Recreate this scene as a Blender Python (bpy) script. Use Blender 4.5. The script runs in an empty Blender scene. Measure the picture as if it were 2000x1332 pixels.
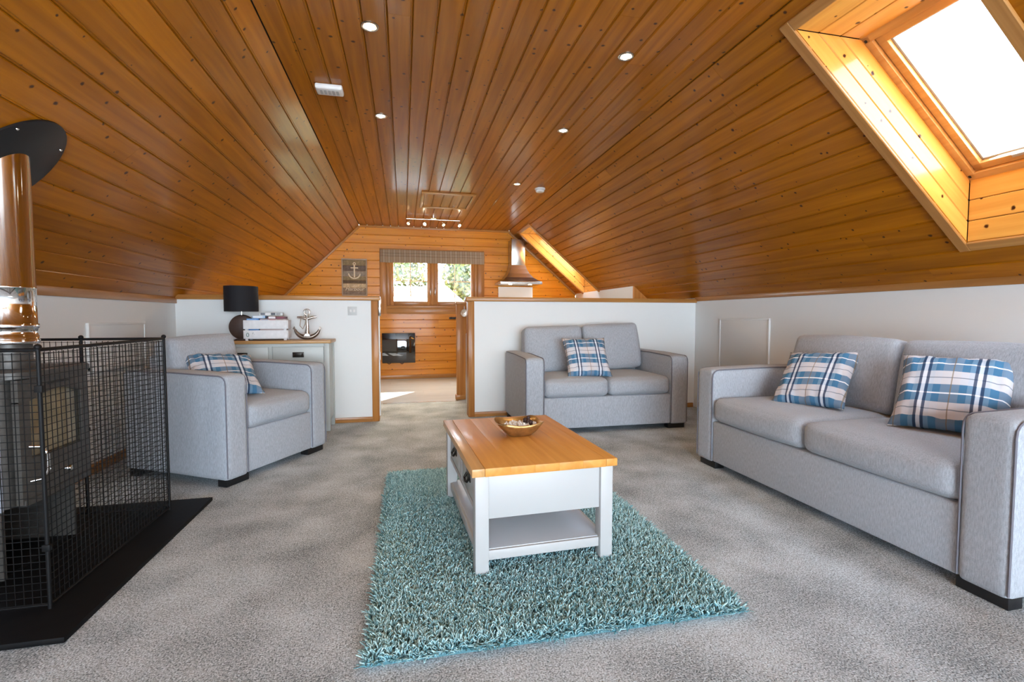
import bpy, bmesh, math, random
import numpy as np
from mathutils import Vector, Matrix, Euler
random.seed(7); rng = np.random.default_rng(7)
D = bpy.data; S = bpy.context.scene; COL = S.collection
PI = math.pi

# ------------------------------------------------------------------ camera
CAMH = 1.05
yaw = math.atan(212/941); pitch = math.radians(2.85)
fw = Vector((math.sin(yaw)*math.cos(pitch), math.cos(yaw)*math.cos(pitch), -math.sin(pitch)))
rt = Vector((math.cos(yaw), -math.sin(yaw), 0)); up = rt.cross(fw)
cd = D.cameras.new('camera'); cam = D.objects.new('camera', cd); COL.objects.link(cam)
m = Matrix((rt, up, -fw)).transposed().to_4x4(); m.translation = (0, 0, CAMH); cam.matrix_world = m
cd.sensor_width = 36; cd.lens = 941/2000*36; cd.clip_start = .02; cd.clip_end = 200
S.camera = cam

# ------------------------------------------------------------------ world, sun, daylight, exposure
w = D.worlds.new('sky'); S.world = w; w.use_nodes = True
wn = w.node_tree.nodes; wl = w.node_tree.links
bg = wn['Background']; bg.inputs['Strength'].default_value = 8.0
tc = wn.new('ShaderNodeTexCoord'); sx = wn.new('ShaderNodeSeparateXYZ'); rp = wn.new('ShaderNodeValToRGB')
wl.new(tc.outputs['Generated'], sx.inputs[0]); wl.new(sx.outputs['Z'], rp.inputs[0])
rp.color_ramp.elements[0].position = 0.0; rp.color_ramp.elements[0].color = (.76, .885, 1, 1)
rp.color_ramp.elements[1].position = .8; rp.color_ramp.elements[1].color = (.58, .79, 1, 1)
wl.new(rp.outputs[0], bg.inputs['Color'])

def light(name, kind, loc, energy, color=(1, 1, 1), direction=(0, 0, -1), **kw):
    l = D.lights.new(name, kind); l.energy = energy; l.color = color
    for k, v in kw.items(): setattr(l, k, v)
    o = D.objects.new(name, l); COL.objects.link(o); o.location = loc
    o.rotation_euler = Vector(direction).to_track_quat('-Z', 'Y').to_euler()
    return o
light('sun', 'SUN', (6, 12, 9), 30.0, (1, .96, .88), (-.75, -1.15, -1), angle=math.radians(1.0))
light('gable_daylight', 'AREA', (.65, -4.06, 1.3), 60, (.66, .83, 1), (0, 1, -.02), shape='RECTANGLE', size=4.2, size_y=2.1)

S.view_settings.view_transform = 'Standard'; S.view_settings.look = 'None'
S.view_settings.gamma = 1; S.view_settings.use_curve_mapping = False
S.view_settings.exposure = 1.02
S.cycles.max_bounces = 10; S.cycles.diffuse_bounces = 6; S.cycles.glossy_bounces = 4
S.cycles.transparent_max_bounces = 12
S.cycles.sample_clamp_indirect = 8
S.cycles.use_denoising = True

# ------------------------------------------------------------------ material helpers
def newmat(name):
    m = D.materials.new(name); m.use_nodes = True
    return m, m.node_tree.nodes, m.node_tree.links, m.node_tree.nodes['Principled BSDF']
def plain(name, col, rough=.5, metal=0, coat=0, spec=.5, emit=None, noise=0, nscale=40, bump=0, bscale=200):
    m, n, l, b = newmat(name)
    b.inputs['Base Color'].default_value = (*col, 1); b.inputs['Roughness'].default_value = rough
    b.inputs['Metallic'].default_value = metal; b.inputs['Coat Weight'].default_value = coat
    b.inputs['Specular IOR Level'].default_value = spec
    if emit:
        b.inputs['Emission Color'].default_value = (*emit[0], 1); b.inputs['Emission Strength'].default_value = emit[1]
    t = n.new('ShaderNodeTexCoord')
    if noise:
        z = n.new('ShaderNodeTexNoise'); z.inputs['Scale'].default_value = nscale; z.inputs['Detail'].default_value = 4
        l.new(t.outputs['Object'], z.inputs['Vector'])
        r = n.new('ShaderNodeValToRGB'); l.new(z.outputs[0], r.inputs[0])
        r.color_ramp.elements[0].position = .3; r.color_ramp.elements[1].position = .7
        r.color_ramp.elements[0].color = (*[c*(1-noise) for c in col], 1); r.color_ramp.elements[1].color = (*[min(1, c*(1+noise)) for c in col], 1)
        l.new(r.outputs[0], b.inputs['Base Color'])
    if bump:
        z = n.new('ShaderNodeTexNoise'); z.inputs['Scale'].default_value = bscale; z.inputs['Detail'].default_value = 3
        l.new(t.outputs['Object'], z.inputs['Vector'])
        bp = n.new('ShaderNodeBump'); bp.inputs['Strength'].default_value = bump; bp.inputs['Distance'].default_value = .003
        l.new(z.outputs[0], bp.inputs['Height']); l.new(bp.outputs[0], b.inputs['Normal'])
    return m
def wood(name, c_dark, c_light, axis='Y', rough=.28, coat=.35, knots=True, vary=.35, knot_col=(.05, .012, .003)):
    """Pine: grain runs along the local AXIS of each board; every board gets its own offset and tint."""
    m, n, l, b = newmat(name)
    t = n.new('ShaderNodeTexCoord'); oi = n.new('ShaderNodeObjectInfo')
    mu = n.new('ShaderNodeMath'); mu.operation = 'MULTIPLY'; mu.inputs[1].default_value = 91.7
    l.new(oi.outputs['Random'], mu.inputs[0])
    cx = n.new('ShaderNodeCombineXYZ')
    for i in range(3): l.new(mu.outputs[0], cx.inputs[i])
    def stretched(sc):
        v = n.new('ShaderNodeVectorMath'); v.operation = 'MULTIPLY_ADD'
        l.new(t.outputs['Object'], v.inputs[0]); v.inputs[1].default_value = sc; l.new(cx.outputs[0], v.inputs[2]); return v
    k = 'XYZ'.index(axis)
    sc = [26., 26., 26.]; sc[k] = 1.3
    v = stretched(sc)
    no = n.new('ShaderNodeTexNoise'); no.inputs['Scale'].default_value = 1; no.inputs['Detail'].default_value = 5; no.inputs['Distortion'].default_value = .6
    l.new(v.outputs[0], no.inputs['Vector'])
    r = n.new('ShaderNodeValToRGB'); l.new(no.outputs[0], r.inputs[0])
    r.color_ramp.elements[0].position = .25; r.color_ramp.elements[0].color = (*c_dark, 1)
    r.color_ramp.elements[1].position = .7; r.color_ramp.elements[1].color = (*c_light, 1)
    hs = n.new('ShaderNodeHueSaturation'); l.new(r.outputs[0], hs.inputs['Color'])
    mr = n.new('ShaderNodeMapRange'); l.new(oi.outputs['Random'], mr.inputs[0]); mr.inputs[3].default_value = 1-vary*.5; mr.inputs[4].default_value = 1+vary*.5
    l.new(mr.outputs[0], hs.inputs['Value'])
    out = hs.outputs[0]
    if knots:
        sk = [6., 6., 6.]
        vk = stretched(sk)
        # two isotropic plane coordinates: along the board and across it
        se = n.new('ShaderNodeSeparateXYZ'); l.new(vk.outputs[0], se.inputs[0])
        c2 = n.new('ShaderNodeCombineXYZ'); oth = {'X': 2, 'Y': 0, 'Z': 0}[axis] if axis != 'X' else 1
        l.new(se.outputs[oth], c2.inputs[0]); l.new(se.outputs[k], c2.inputs[1])
        vo = n.new('ShaderNodeTexVoronoi'); vo.voronoi_dimensions = '2D'; vo.inputs['Scale'].default_value = 1
        vo.inputs['Randomness'].default_value = 1
        wob = n.new('ShaderNodeTexNoise'); wob.inputs['Scale'].default_value = 9; l.new(c2.outputs[0], wob.inputs['Vector'])
        am = n.new('ShaderNodeVectorMath'); am.operation = 'MULTIPLY_ADD'; l.new(wob.outputs['Color'], am.inputs[0]); am.inputs[1].default_value = (.06, .06, 0); l.new(c2.outputs[0], am.inputs[2])
        l.new(am.outputs[0], vo.inputs['Vector'])
        # knot size differs per cell
        sp = n.new('ShaderNodeSeparateColor'); l.new(vo.outputs['Color'], sp.inputs[0])
        ms = n.new('ShaderNodeMapRange'); l.new(sp.outputs[0], ms.inputs[0]); ms.inputs[3].default_value = .02; ms.inputs[4].default_value = .085
        dv = n.new('ShaderNodeMath'); dv.operation = 'DIVIDE'; l.new(vo.outputs['Distance'], dv.inputs[0]); l.new(ms.outputs[0], dv.inputs[1])
        rk = n.new('ShaderNodeValToRGB'); l.new(dv.outputs[0], rk.inputs[0])
        e = rk.color_ramp.elements; e[0].position = .5; e[0].color = (1, 1, 1, 1); e[1].position = 1.0; e[1].color = (0, 0, 0, 1)
        e2 = e.new(.75); e2.color = (.55, .55, .55, 1)
        mx = n.new('ShaderNodeMix'); mx.data_type = 'RGBA'
        l.new(rk.outputs[0], mx.inputs[0]); l.new(out, mx.inputs[6]); mx.inputs[7].default_value = (*knot_col, 1)
        out = mx.outputs[2]
    l.new(out, b.inputs['Base Color'])
    b.inputs['Specular IOR Level'].default_value = .18
    b.inputs['Roughness'].default_value = rough; b.inputs['Coat Weight'].default_value = coat; b.inputs['Coat Roughness'].default_value = .13
    bp = n.new('ShaderNodeBump'); bp.inputs['Strength'].default_value = .12; bp.inputs['Distance'].default_value = .002
    l.new(no.outputs[0], bp.inputs['Height']); l.new(bp.outputs[0], b.inputs['Normal'])
    return m
def fabric(name, col, streak='Z'):
    m, n, l, b = newmat(name)
    t = n.new('ShaderNodeTexCoord')
    def nz(scale, detail=2):
        v = n.new('ShaderNodeVectorMath'); v.operation = 'MULTIPLY'; v.inputs[1].default_value = scale
        l.new(t.outputs['Object'], v.inputs[0]); z = n.new('ShaderNodeTexNoise'); z.inputs['Scale'].default_value = 1; z.inputs['Detail'].default_value = detail
        l.new(v.outputs[0], z.inputs['Vector']); return z
    s = [230., 230., 230.]; s['XYZ'.index(streak)] = 45.
    a = nz(s, 3); c = nz((420., 420., 420.), 2)
    ad = n.new('ShaderNodeMath'); ad.operation = 'MULTIPLY_ADD'; l.new(a.outputs[0], ad.inputs[0]); ad.inputs[1].default_value = .6
    mu = n.new('ShaderNodeMath'); mu.operation = 'MULTIPLY'; l.new(c.outputs[0], mu.inputs[0]); mu.inputs[1].default_value = .4
    l.new(mu.outputs[0], ad.inputs[2])
    r = n.new('ShaderNodeValToRGB'); l.new(ad.outputs[0], r.inputs[0])
    r.color_ramp.elements[0].position = .32; r.color_ramp.elements[1].position = .68
    r.color_ramp.elements[0].color = (*[x*.74 for x in col], 1); r.color_ramp.elements[1].color = (*[x*1.24 for x in col], 1)
    l.new(r.outputs[0], b.inputs['Base Color'])
    b.inputs['Roughness'].default_value = .9; b.inputs['Specular IOR Level'].default_value = .2
    b.inputs['Sheen Weight'].default_value = .15; b.inputs['Sheen Roughness'].default_value = .5
    bp = n.new('ShaderNodeBump'); bp.inputs['Strength'].default_value = .35; bp.inputs['Distance'].default_value = .0015
    l.new(ad.outputs[0], bp.inputs['Height']); l.new(bp.outputs[0], b.inputs['Normal'])
    return m
def tartan(name, pu, pv, blue, cream, ph=(0, 0), navy=(.012, .03, .085), soft=False):
    m, n, l, b = newmat(name)
    t = n.new('ShaderNodeTexCoord'); se = n.new('ShaderNodeSeparateXYZ'); l.new(t.outputs['Object'], se.inputs[0])
    def frac(sock, period, phase):
        a = n.new('ShaderNodeMath'); a.operation = 'MULTIPLY_ADD'; l.new(sock, a.inputs[0]); a.inputs[1].default_value = 1/period; a.inputs[2].default_value = phase
        f = n.new('ShaderNodeMath'); f.operation = 'FRACT'; l.new(a.outputs[0], f.inputs[0]); return f.outputs[0]
    u = frac(se.outputs[0], pu, ph[0]); v = frac(se.outputs[1], pv, ph[1])
    def band(s, c, w):
        k = n.new('ShaderNodeMath'); k.operation = 'COMPARE'; l.new(s, k.inputs[0]); k.inputs[1].default_value = c; k.inputs[2].default_value = w; return k.outputs[0]
    def mix(a, bcol, fac, amt):
        x = n.new('ShaderNodeMix'); x.data_type = 'RGBA'
        g = n.new('ShaderNodeMath'); g.operation = 'MULTIPLY'; l.new(fac, g.inputs[0]); g.inputs[1].default_value = amt; l.new(g.outputs[0], x.inputs[0])
        if isinstance(a, tuple): x.inputs[6].default_value = (*a, 1)
        else: l.new(a, x.inputs[6])
        x.inputs[7].default_value = (*bcol, 1); return x.outputs[2]
    c = mix(blue, cream, band(v, .5, .22), 1)
    W1, W2, W3 = ((.66, .55, .42), (.70, .60, .47), (.62, .52, .40)) if soft else ((.42, .55, .68), (.88, .90, .92), (.85, .88, .93))
    c = mix(c, W1, band(u, .5, .19), .25)
    c = mix(c, (.72, .55, .42), band(u, .0, .17), .14); c = mix(c, (.72, .55, .42), band(u, 1., .17), .14)
    c = mix(c, W2, band(v, .0, .022), .9); c = mix(c, W2, band(v, 1., .022), .9)
    c = mix(c, (.25, .19, .13) if soft else (.13, .17, .22), band(v, .5, .014), .8)
    c = mix(c, W3, band(u, .5, .035), .6)
    c = mix(c, navy, band(u, .43, .028), .85); c = mix(c, navy, band(u, .57, .028), .85)
    c = mix(c, (.22, .15, .07), band(u, .02, .012), .7)
    l.new(c, b.inputs['Base Color'])
    b.inputs['Roughness'].default_value = .85; b.inputs['Specular IOR Level'].default_value = .2
    z = n.new('ShaderNodeTexNoise'); z.inputs['Scale'].default_value = 500; l.new(t.outputs['Object'], z.inputs['Vector'])
    bp = n.new('ShaderNodeBump'); bp.inputs['Strength'].default_value = .25; bp.inputs['Distance'].default_value = .001
    l.new(z.outputs[0], bp.inputs['Height']); l.new(bp.outputs[0], b.inputs['Normal'])
    return m
def glassy(name, tint=(1, 1, 1), refl=.08):
    m, n, l, b = newmat(name); n.remove(b)
    tr = n.new('ShaderNodeBsdfTransparent'); tr.inputs[0].default_value = (*tint, 1)
    gl = n.new('ShaderNodeBsdfGlossy'); gl.inputs['Roughness'].default_value = .02
    mx = n.new('ShaderNodeMixShader'); mx.inputs[0].default_value = refl
    l.new(tr.outputs[0], mx.inputs[1]); l.new(gl.outputs[0], mx.inputs[2]); l.new(mx.outputs[0], n['Material Output'].inputs[0])
    return m

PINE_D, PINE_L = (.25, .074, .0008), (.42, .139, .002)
M = {}
M['pine'] = wood('pine_boards', PINE_D, PINE_L, 'Y', rough=.40, coat=.28, vary=.20)
M['pine_x'] = wood('pine_boards_across', (.58, .19, .005), (.76, .30, .014), 'X', rough=.38, coat=.25, vary=.14)
M['pine_z'] = wood('pine_upright', (.33, .12, .025), (.52, .23, .06), 'Z', rough=.4, coat=.2, knots=False)
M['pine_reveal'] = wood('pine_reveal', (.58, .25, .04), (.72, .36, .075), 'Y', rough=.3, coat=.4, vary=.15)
M['pine_trim'] = wood('pine_trim', (.34, .14, .035), (.5, .24, .07), 'Y', rough=.35, coat=.3, knots=False, vary=.1)
M['pine_trim_x'] = wood('pine_trim_across', (.34, .14, .035), (.5, .24, .07), 'X', rough=.35, coat=.3, knots=False, vary=.1)
M['frame_pine'] = wood('window_frame_pine', (.52, .25, .07), (.68, .38, .13), 'Y', rough=.3, coat=.3, knots=False, vary=.1)
M['oak'] = wood('oak_top', (.54, .235, .047), (.68, .32, .075), 'Y', rough=.42, coat=.08, knots=False, vary=.08)
M['oak_pale'] = wood('pale_oak', (.47, .25, .085), (.60, .35, .14), 'Y', rough=.3, coat=.3, knots=False, vary=.1)
M['oak_x'] = wood('oak_top_across', (.42, .22, .08), (.62, .37, .15), 'X', rough=.35, coat=.2, knots=False, vary=.25)
M['white_wall'] = plain('white_wall_paint', (.79, .81, .80), .75, bump=.05, bscale=150)
M['white_paint'] = plain('white_painted_wood', (.76, .78, .77), .4)
M['table_paint'] = plain('white_table_paint', (.465, .47, .465), .4)
M['grey_paint'] = plain('pale_grey_painted_wood', (.48, .51, .49), .4)
M['shelf_paint'] = plain('shelf_paint', (.52, .57, .62), .4)
M['fabric'] = fabric('grey_woven_upholstery', (.385, .415, .455))
M['piping'] = plain('grey_piping', (.16, .16, .19), .8)
M['black'] = plain('black_matt', (.006, .006, .007), .45)
M['black_metal'] = plain('black_powder_coated_steel', (.004, .004, .0045), .55, spec=.25)
M['slate'] = plain('black_slate', (.0035, .0035, .004), .6, spec=.15, noise=.2, nscale=30)
M['stove'] = plain('dark_grey_stove_steel', (.085, .078, .07), .42, metal=.4, noise=.15, nscale=60)
M['stove_side'] = plain('satin_grey_stove_side', (.38, .40, .46), .35, metal=.1)
M['steel'] = plain('brushed_steel', (.50, .47, .42), .26, metal=1)
M['mirror_steel'] = plain('polished_flue_steel', (.72, .70, .67), .07, metal=1)
M['chrome'] = plain('chrome', (.8, .8, .8), .08, metal=1)
M['firebrick'] = plain('firebrick', (.36, .31, .23), .8, noise=.25, nscale=12)
M['stove_glass'] = glassy('stove_glass', (.82, .80, .72), .10)
M['glass'] = glassy('window_glass', (1, 1, 1), .05)
M['black_glass'] = plain('black_glass', (.004, .004, .005), .04, coat=1)
M['plastic'] = plain('white_plastic', (.75, .73, .70), .4)
M['plastic_grey'] = plain('grey_plastic', (.45, .45, .44), .45)
M['lit'] = plain('lit_bulb', (1, 1, 1), .3, emit=((1, .86, .62), 14))
M['lit_dim'] = plain('dim_bulb', (1, .8, .6), .3, emit=((1, .72, .42), 2.2))
M['cupdark'] = plain('dark_bronze', (.03, .026, .022), .35, metal=.8)
M['lampbase'] = plain('brown_lamp_base', (.055, .03, .022), .45, noise=.2, nscale=20)
M['shade'] = plain('black_shade_fabric', (.006, .006, .009), .8)
M['dark_in'] = plain('dark_interior', (.004, .004, .004), .9)
M['blue_tartan'] = tartan('blue_tartan', .195, .17, (.065, .19, .33), (.60, .60, .64), (0, .25))
M['blind'] = tartan('beige_check', .085, .09, (.27, .185, .11), (.74, .64, .50), (0, .2), navy=(.24, .17, .11), soft=True)

# carpet
def carpet():
    m, n, l, b = newmat('grey_carpet')
    t = n.new('ShaderNodeTexCoord')
    def nz(s, d=2):
        z = n.new('ShaderNodeTexNoise'); z.inputs['Scale'].default_value = s; z.inputs['Detail'].default_value = d; l.new(t.outputs['Object'], z.inputs['Vector']); return z
    fine, mid, big = nz(190, 2), nz(70, 2), nz(3.2, 5)
    a = n.new('ShaderNodeMath'); a.operation = 'MULTIPLY_ADD'; l.new(fine.outputs[0], a.inputs[0]); a.inputs[1].default_value = .58
    a2 = n.new('ShaderNodeMath'); a2.operation = 'MULTIPLY_ADD'; l.new(mid.outputs[0], a2.inputs[0]); a2.inputs[1].default_value = .16
    a3 = n.new('ShaderNodeMath'); a3.operation = 'MULTIPLY'; l.new(big.outputs[0], a3.inputs[0]); a3.inputs[1].default_value = .26
    l.new(a3.outputs[0], a2.inputs[2]); l.new(a2.outputs[0], a.inputs[2])
    r = n.new('ShaderNodeValToRGB'); l.new(a.outputs[0], r.inputs[0])
    r.color_ramp.elements[0].position = .38; r.color_ramp.elements[1].position = .62
    r.color_ramp.elements[0].color = (.130, .155, .166, 1); r.color_ramp.elements[1].color = (.74, .82, .87, 1)
    l.new(r.outputs[0], b.inputs['Base Color']); b.inputs['Roughness'].default_value = 1; b.inputs['Specular IOR Level'].default_value = .05
    bp = n.new('ShaderNodeBump'); bp.inputs['Strength'].default_value = .8; bp.inputs['Distance'].default_value = .006
    l.new(a.outputs[0], bp.inputs['Height']); l.new(bp.outputs[0], b.inputs['Normal'])
    return m
M['carpet'] = carpet()
def rugmat():
    m, n, l, b = newmat('teal_shag_yarn')
    g = n.new('ShaderNodeAttribute'); g.attribute_name = 'tint'
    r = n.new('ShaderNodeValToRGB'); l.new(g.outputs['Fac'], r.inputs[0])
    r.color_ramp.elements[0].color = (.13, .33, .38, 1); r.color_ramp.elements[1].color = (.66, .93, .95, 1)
    l.new(r.outputs[0], b.inputs['Base Color']); b.inputs['Roughness'].default_value = .9; b.inputs['Specular IOR Level'].default_value = .15
    return m
M['yarn'] = rugmat()
M['rug_base'] = plain('rug_backing', (.08, .19, .22), .95)
M['kfloor'] = wood('pale_kitchen_floor', (.34, .35, .37), (.42, .435, .45), 'X', rough=.35, coat=.1, knots=False, vary=.1)

# ------------------------------------------------------------------ object helpers
def link(o, parent=None, **props):
    COL.objects.link(o)
    if parent: o.parent = parent
    for k, v in props.items(): o[k] = v
    return o
def empty(name, loc=(0, 0, 0), rz=0, label=None, category=None, group=None, kind=None):
    o = D.objects.new(name, None); o.empty_display_size = .05; o.location = loc; o.rotation_euler = (0, 0, rz); link(o)
    tag(o, label, category, group, kind); return o
def tag(o, label=None, category=None, group=None, kind=None):
    for k, v in (('label', label), ('category', category), ('group', group), ('kind', kind)):
        if v: o[k] = v
    return o
def mesh(name, verts, faces, mat, parent=None, smooth=False, loc=None, rot=None, mtx=None):
    me = D.meshes.new(name); me.from_pydata([tuple(v) for v in verts], [], faces); me.validate()
    if smooth is True: me.shade_smooth()
    o = D.objects.new(name, me)
    for mm in (mat if isinstance(mat, list) else [mat]): me.materials.append(mm)
    link(o, parent)
    if loc is not None: o.location = loc
    if rot is not None: o.rotation_euler = rot
    if mtx is not None: o.matrix_local = mtx
    return o
def frombm(name, bm, mat, parent=None, smooth=False, loc=None, rot=None, autosmooth=None):
    bmesh.ops.recalc_face_normals(bm, faces=bm.faces)
    me = D.meshes.new(name); bm.to_mesh(me); bm.free()
    if smooth: me.shade_smooth()
    if autosmooth: me.shade_smooth(); me.set_sharp_from_angle(angle=math.radians(autosmooth))
    o = D.objects.new(name, me)
    for mm in (mat if isinstance(mat, list) else [mat]): me.materials.append(mm)
    link(o, parent)
    if loc is not None: o.location = loc
    if rot is not None: o.rotation_euler = rot
    return o
def addbox(bm, lo, hi, bevel=0, seg=2):
    c = [(a+b)/2 for a, b in zip(lo, hi)]; s = [b-a for a, b in zip(lo, hi)]
    r = bmesh.ops.create_cube(bm, size=1, matrix=Matrix.Translation(c) @ Matrix.Diagonal((*s, 1)))
    if bevel:
        es = list({e for v in r['verts'] for e in v.link_edges})
        bmesh.ops.bevel(bm, geom=es, offset=bevel, segments=seg, affect='EDGES', profile=.5)
def box(name, lo, hi, mat, parent=None, bevel=0, seg=2, loc=None, rot=None, origin=False):
    """Box between two corners; ORIGIN puts the object's origin at its centre."""
    if origin:
        c = Vector([(a+b)/2 for a, b in zip(lo, hi)]); lo = [a-b for a, b in zip(lo, c)]; hi = [a-b for a, b in zip(hi, c)]; loc = c
    bm = bmesh.new(); addbox(bm, lo, hi, bevel, seg)
    return frombm(name, bm, mat, parent, loc=loc, rot=rot, autosmooth=35 if bevel else None)
def tube_geo(pts, r, n=8, closed=False, cap=True):
    pts = [Vector(p) for p in pts]; N = len(pts); V = []; F = []
    prev = None
    for i, p in enumerate(pts):
        a = pts[(i-1) % N] if (closed or i > 0) else p; b = pts[(i+1) % N] if (closed or i < N-1) else p
        t = (b-a).normalized()
        if prev is None:
            x = t.orthogonal().normalized()
        else:
            x = (prev - t*prev.dot(t)); x = x.normalized() if x.length > 1e-6 else t.orthogonal().normalized()
        prev = x; y = t.cross(x)
        rr = r[i] if isinstance(r, (list, tuple)) else r
        for k in range(n):
            an = 2*PI*k/n; V.append(p + x*math.cos(an)*rr + y*math.sin(an)*rr)
    for i in range(N if closed else N-1):
        j = (i+1) % N
        for k in range(n): F.append((i*n+k, i*n+(k+1) % n, j*n+(k+1) % n, j*n+k))
    if cap and not closed:
        F.append(tuple(range(n-1, -1, -1))); F.append(tuple((N-1)*n+k for k in range(n)))
    return V, F
def tube(name, pts, r, mat, parent=None, n=8, closed=False):
    V, F = tube_geo(pts, r, n, closed); o = mesh(name, V, F, mat, parent); o.data.shade_smooth(); o.data.set_sharp_from_angle(angle=math.radians(50)); return o
def join_geo(parts):
    V, F = [], []
    for v, f in parts:
        k = len(V); V += list(v); F += [tuple(i+k for i in q) for q in f]
    return V, F
def lathe(name, prof, mat, parent=None, n=32, loc=None, rot=None, sx=1, sy=1, ang=40):
    V, F = [], []
    for (r, z) in prof:
        for k in range(n): a = 2*PI*k/n; V.append((r*math.cos(a)*sx, r*math.sin(a)*sy, z))
    for i in range(len(prof)-1):
        for k in range(n): F.append((i*n+k, i*n+(k+1) % n, (i+1)*n+(k+1) % n, (i+1)*n+k))
    F.append(tuple(range(n-1, -1, -1))); F.append(tuple((len(prof)-1)*n+k for k in range(n)))
    bm = bmesh.new(); vs = [bm.verts.new(v) for v in V]
    for f in F:
        try: bm.faces.new([vs[i] for i in f])
        except ValueError: pass
    bmesh.ops.remove_doubles(bm, verts=bm.verts, dist=1e-5)
    return frombm(name, bm, mat, parent, loc=loc, rot=rot, autosmooth=ang)
def soft_geo(sx, sy, sz, r, puff=(0, 0, 0), n=14, wob=0, seed=0, shape=None):
    """Rounded, puffed box centred on the origin (numpy cube grid)."""
    h = np.array([sx/2, sy/2, sz/2]); bm = bmesh.new(); g = np.linspace(-1, 1, n+1)
    # denser towards the edges
    g = np.sign(g)*(1-(1-np.abs(g))**1.4)
    R = random.Random(seed); ph = [R.uniform(0, 6) for _ in range(6)]
    for ax in range(3):
        for sg in (-1, 1):
            grid = []
            for a in g:
                row = []
                for b in g:
                    q = np.zeros(3); q[ax] = sg; q[(ax+1) % 3] = a; q[(ax+2) % 3] = b
                    p = q*h; inner = np.clip(p, -(h-r), h-r); d = p-inner; L = np.linalg.norm(d)
                    if L > 1e-9: p = inner + d/L*r*(1 if L > 0 else 0)
                    for k in range(3):
                        u, v = q[(k+1) % 3], q[(k+2) % 3]
                        p[k] += puff[k]*q[k]*(1-u*u)*(1-v*v)
                    if wob:
                        p += wob*np.array([math.sin(p[1]*9+ph[0])+math.sin(p[2]*13+ph[1]), math.sin(p[0]*8+ph[2])+math.sin(p[2]*11+ph[3]), math.sin(p[0]*7+ph[4])+math.sin(p[1]*10+ph[5])])*.5
                    if shape: p = np.array(shape(p))
                    row.append(bm.verts.new(p))
                grid.append(row)
            for i in range(n):
                for j in range(n): bm.faces.new((grid[i][j], grid[i+1][j], grid[i+1][j+1], grid[i][j+1]))
    bmesh.ops.remove_doubles(bm, verts=bm.verts, dist=1e-4)
    return bm
def soft(name, size, r, mat, parent=None, puff=(0, 0, 0), n=14, wob=0, loc=None, rot=None, seed=0, shape=None):
    return frombm(name, soft_geo(*size, r, puff, n, wob, seed, shape), mat, parent, smooth=True, loc=loc, rot=rot)

# ------------------------------------------------------------------ the room: dimensions
XL, XR, XK = -2.04, 3.31, 3.07          # knee walls; kitchen knee wall
Y0, YH, YB = -4.0, 5.0, 8.35            # rear gable, half wall, far wall
ZC = 2.555
CL, CR = -.69, 1.82                     # creases of the flat ceiling
ZL, ZR = 1.22, 1.265                    # knee wall tops
aR = Vector((XR-CR, 0, ZR-ZC)).normalized(); LR = Vector((XR-CR, 0, ZR-ZC)).length; nR = Vector((-aR.z, 0, aR.x))   # outward normal
aL = Vector((XL-CL, 0, ZL-ZC)).normalized(); LL = Vector((XL-CL, 0, ZL-ZC)).length; nL = Vector((aL.z, 0, -aL.x))   # outward (up-left)
if nL.z < 0: nL = -nL
if nR.z < 0: nR = -nR
def PR(s, y, off=0): return Vector((CR, y, ZC)) + aR*s + nR*off
def PLf(s, y, off=0): return Vector((CL, y, ZC)) + aL*s + nL*off
SKY = [(.125, 1.66, 1.455, 2.09), (.155, 1.67, 7.30, 7.95)]   # s0, s1, y0, y1 on the right slope

def struct(o): o['kind'] = 'structure'; return o
# ---- floors
fl = struct(box('floor', (XL-.1, Y0-.1, -.1), (XR+.1, 5.98, 0), M['carpet'])); fl['label'] = 'grey mottled twist pile carpet across the sitting room'
kf = struct(box('floor_kitchen', (XL-.1, 5.98, -.1), (XR+.1, YB+.1, -.002), M['plastic_grey']))
kf['label'] = 'pale wood effect kitchen floor beyond the doorway'
y = 5.98; i = 0
while y < YB:
    xs = sorted([XL, XR] + [XL + random.uniform(.2, 1.1) + 1.25*k for k in range(4)])
    for a, b in zip(xs, xs[1:]):
        if b-a > .05 and a < XR: box('plank', (a+.0008, y+.0008, -.003), (min(b, XR)-.0008, min(y+.19, YB)-.0008, .004), M['kfloor'], kf, .001, 1, origin=True)
    y += .19
box('threshold_strip', (-.25, 5.965, -.002), (.66, 5.995, .006), M['steel'], kf)

# ---- knee walls
def wallbox(name, lo, hi, mat=M['white_wall'], **k): return struct(box(name, lo, hi, mat, **k))
wallbox('wall_left', (XL-.12, Y0, 0), (XL, YB, ZL+.03))
wallbox('wall_right', (XR, Y0, 0), (XR+.12, YB, ZR+.03))
kw = wallbox('wall_kitchen', (XK, 6.10, 0), (XK+.06, YB, 1.475)); kw['label'] = 'white kitchen knee wall under the far skylight'
# wooden return facing the room at the start of the kitchen knee wall (follows the slope)
zs = lambda X: ZC + (X-CR)*aR.z/aR.x
v = [(XK-.0, 6.06, 0), (XR, 6.06, 0), (XR, 6.06, zs(XR)), (XK, 6.06, zs(XK)-.002), (XK, 6.10, 0), (XR, 6.10, 0), (XR, 6.10, zs(XR)), (XK, 6.10, zs(XK)-.002)]
tr = struct(mesh('trim_1', v, [(0, 1, 2, 3), (7, 6, 5, 4), (0, 3, 7, 4), (3, 2, 6, 7), (1, 5, 6, 2), (0, 4, 5, 1)], M['pine_z']))
tr['label'] = 'pine return board closing the gap beside the kitchen knee wall'
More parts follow.
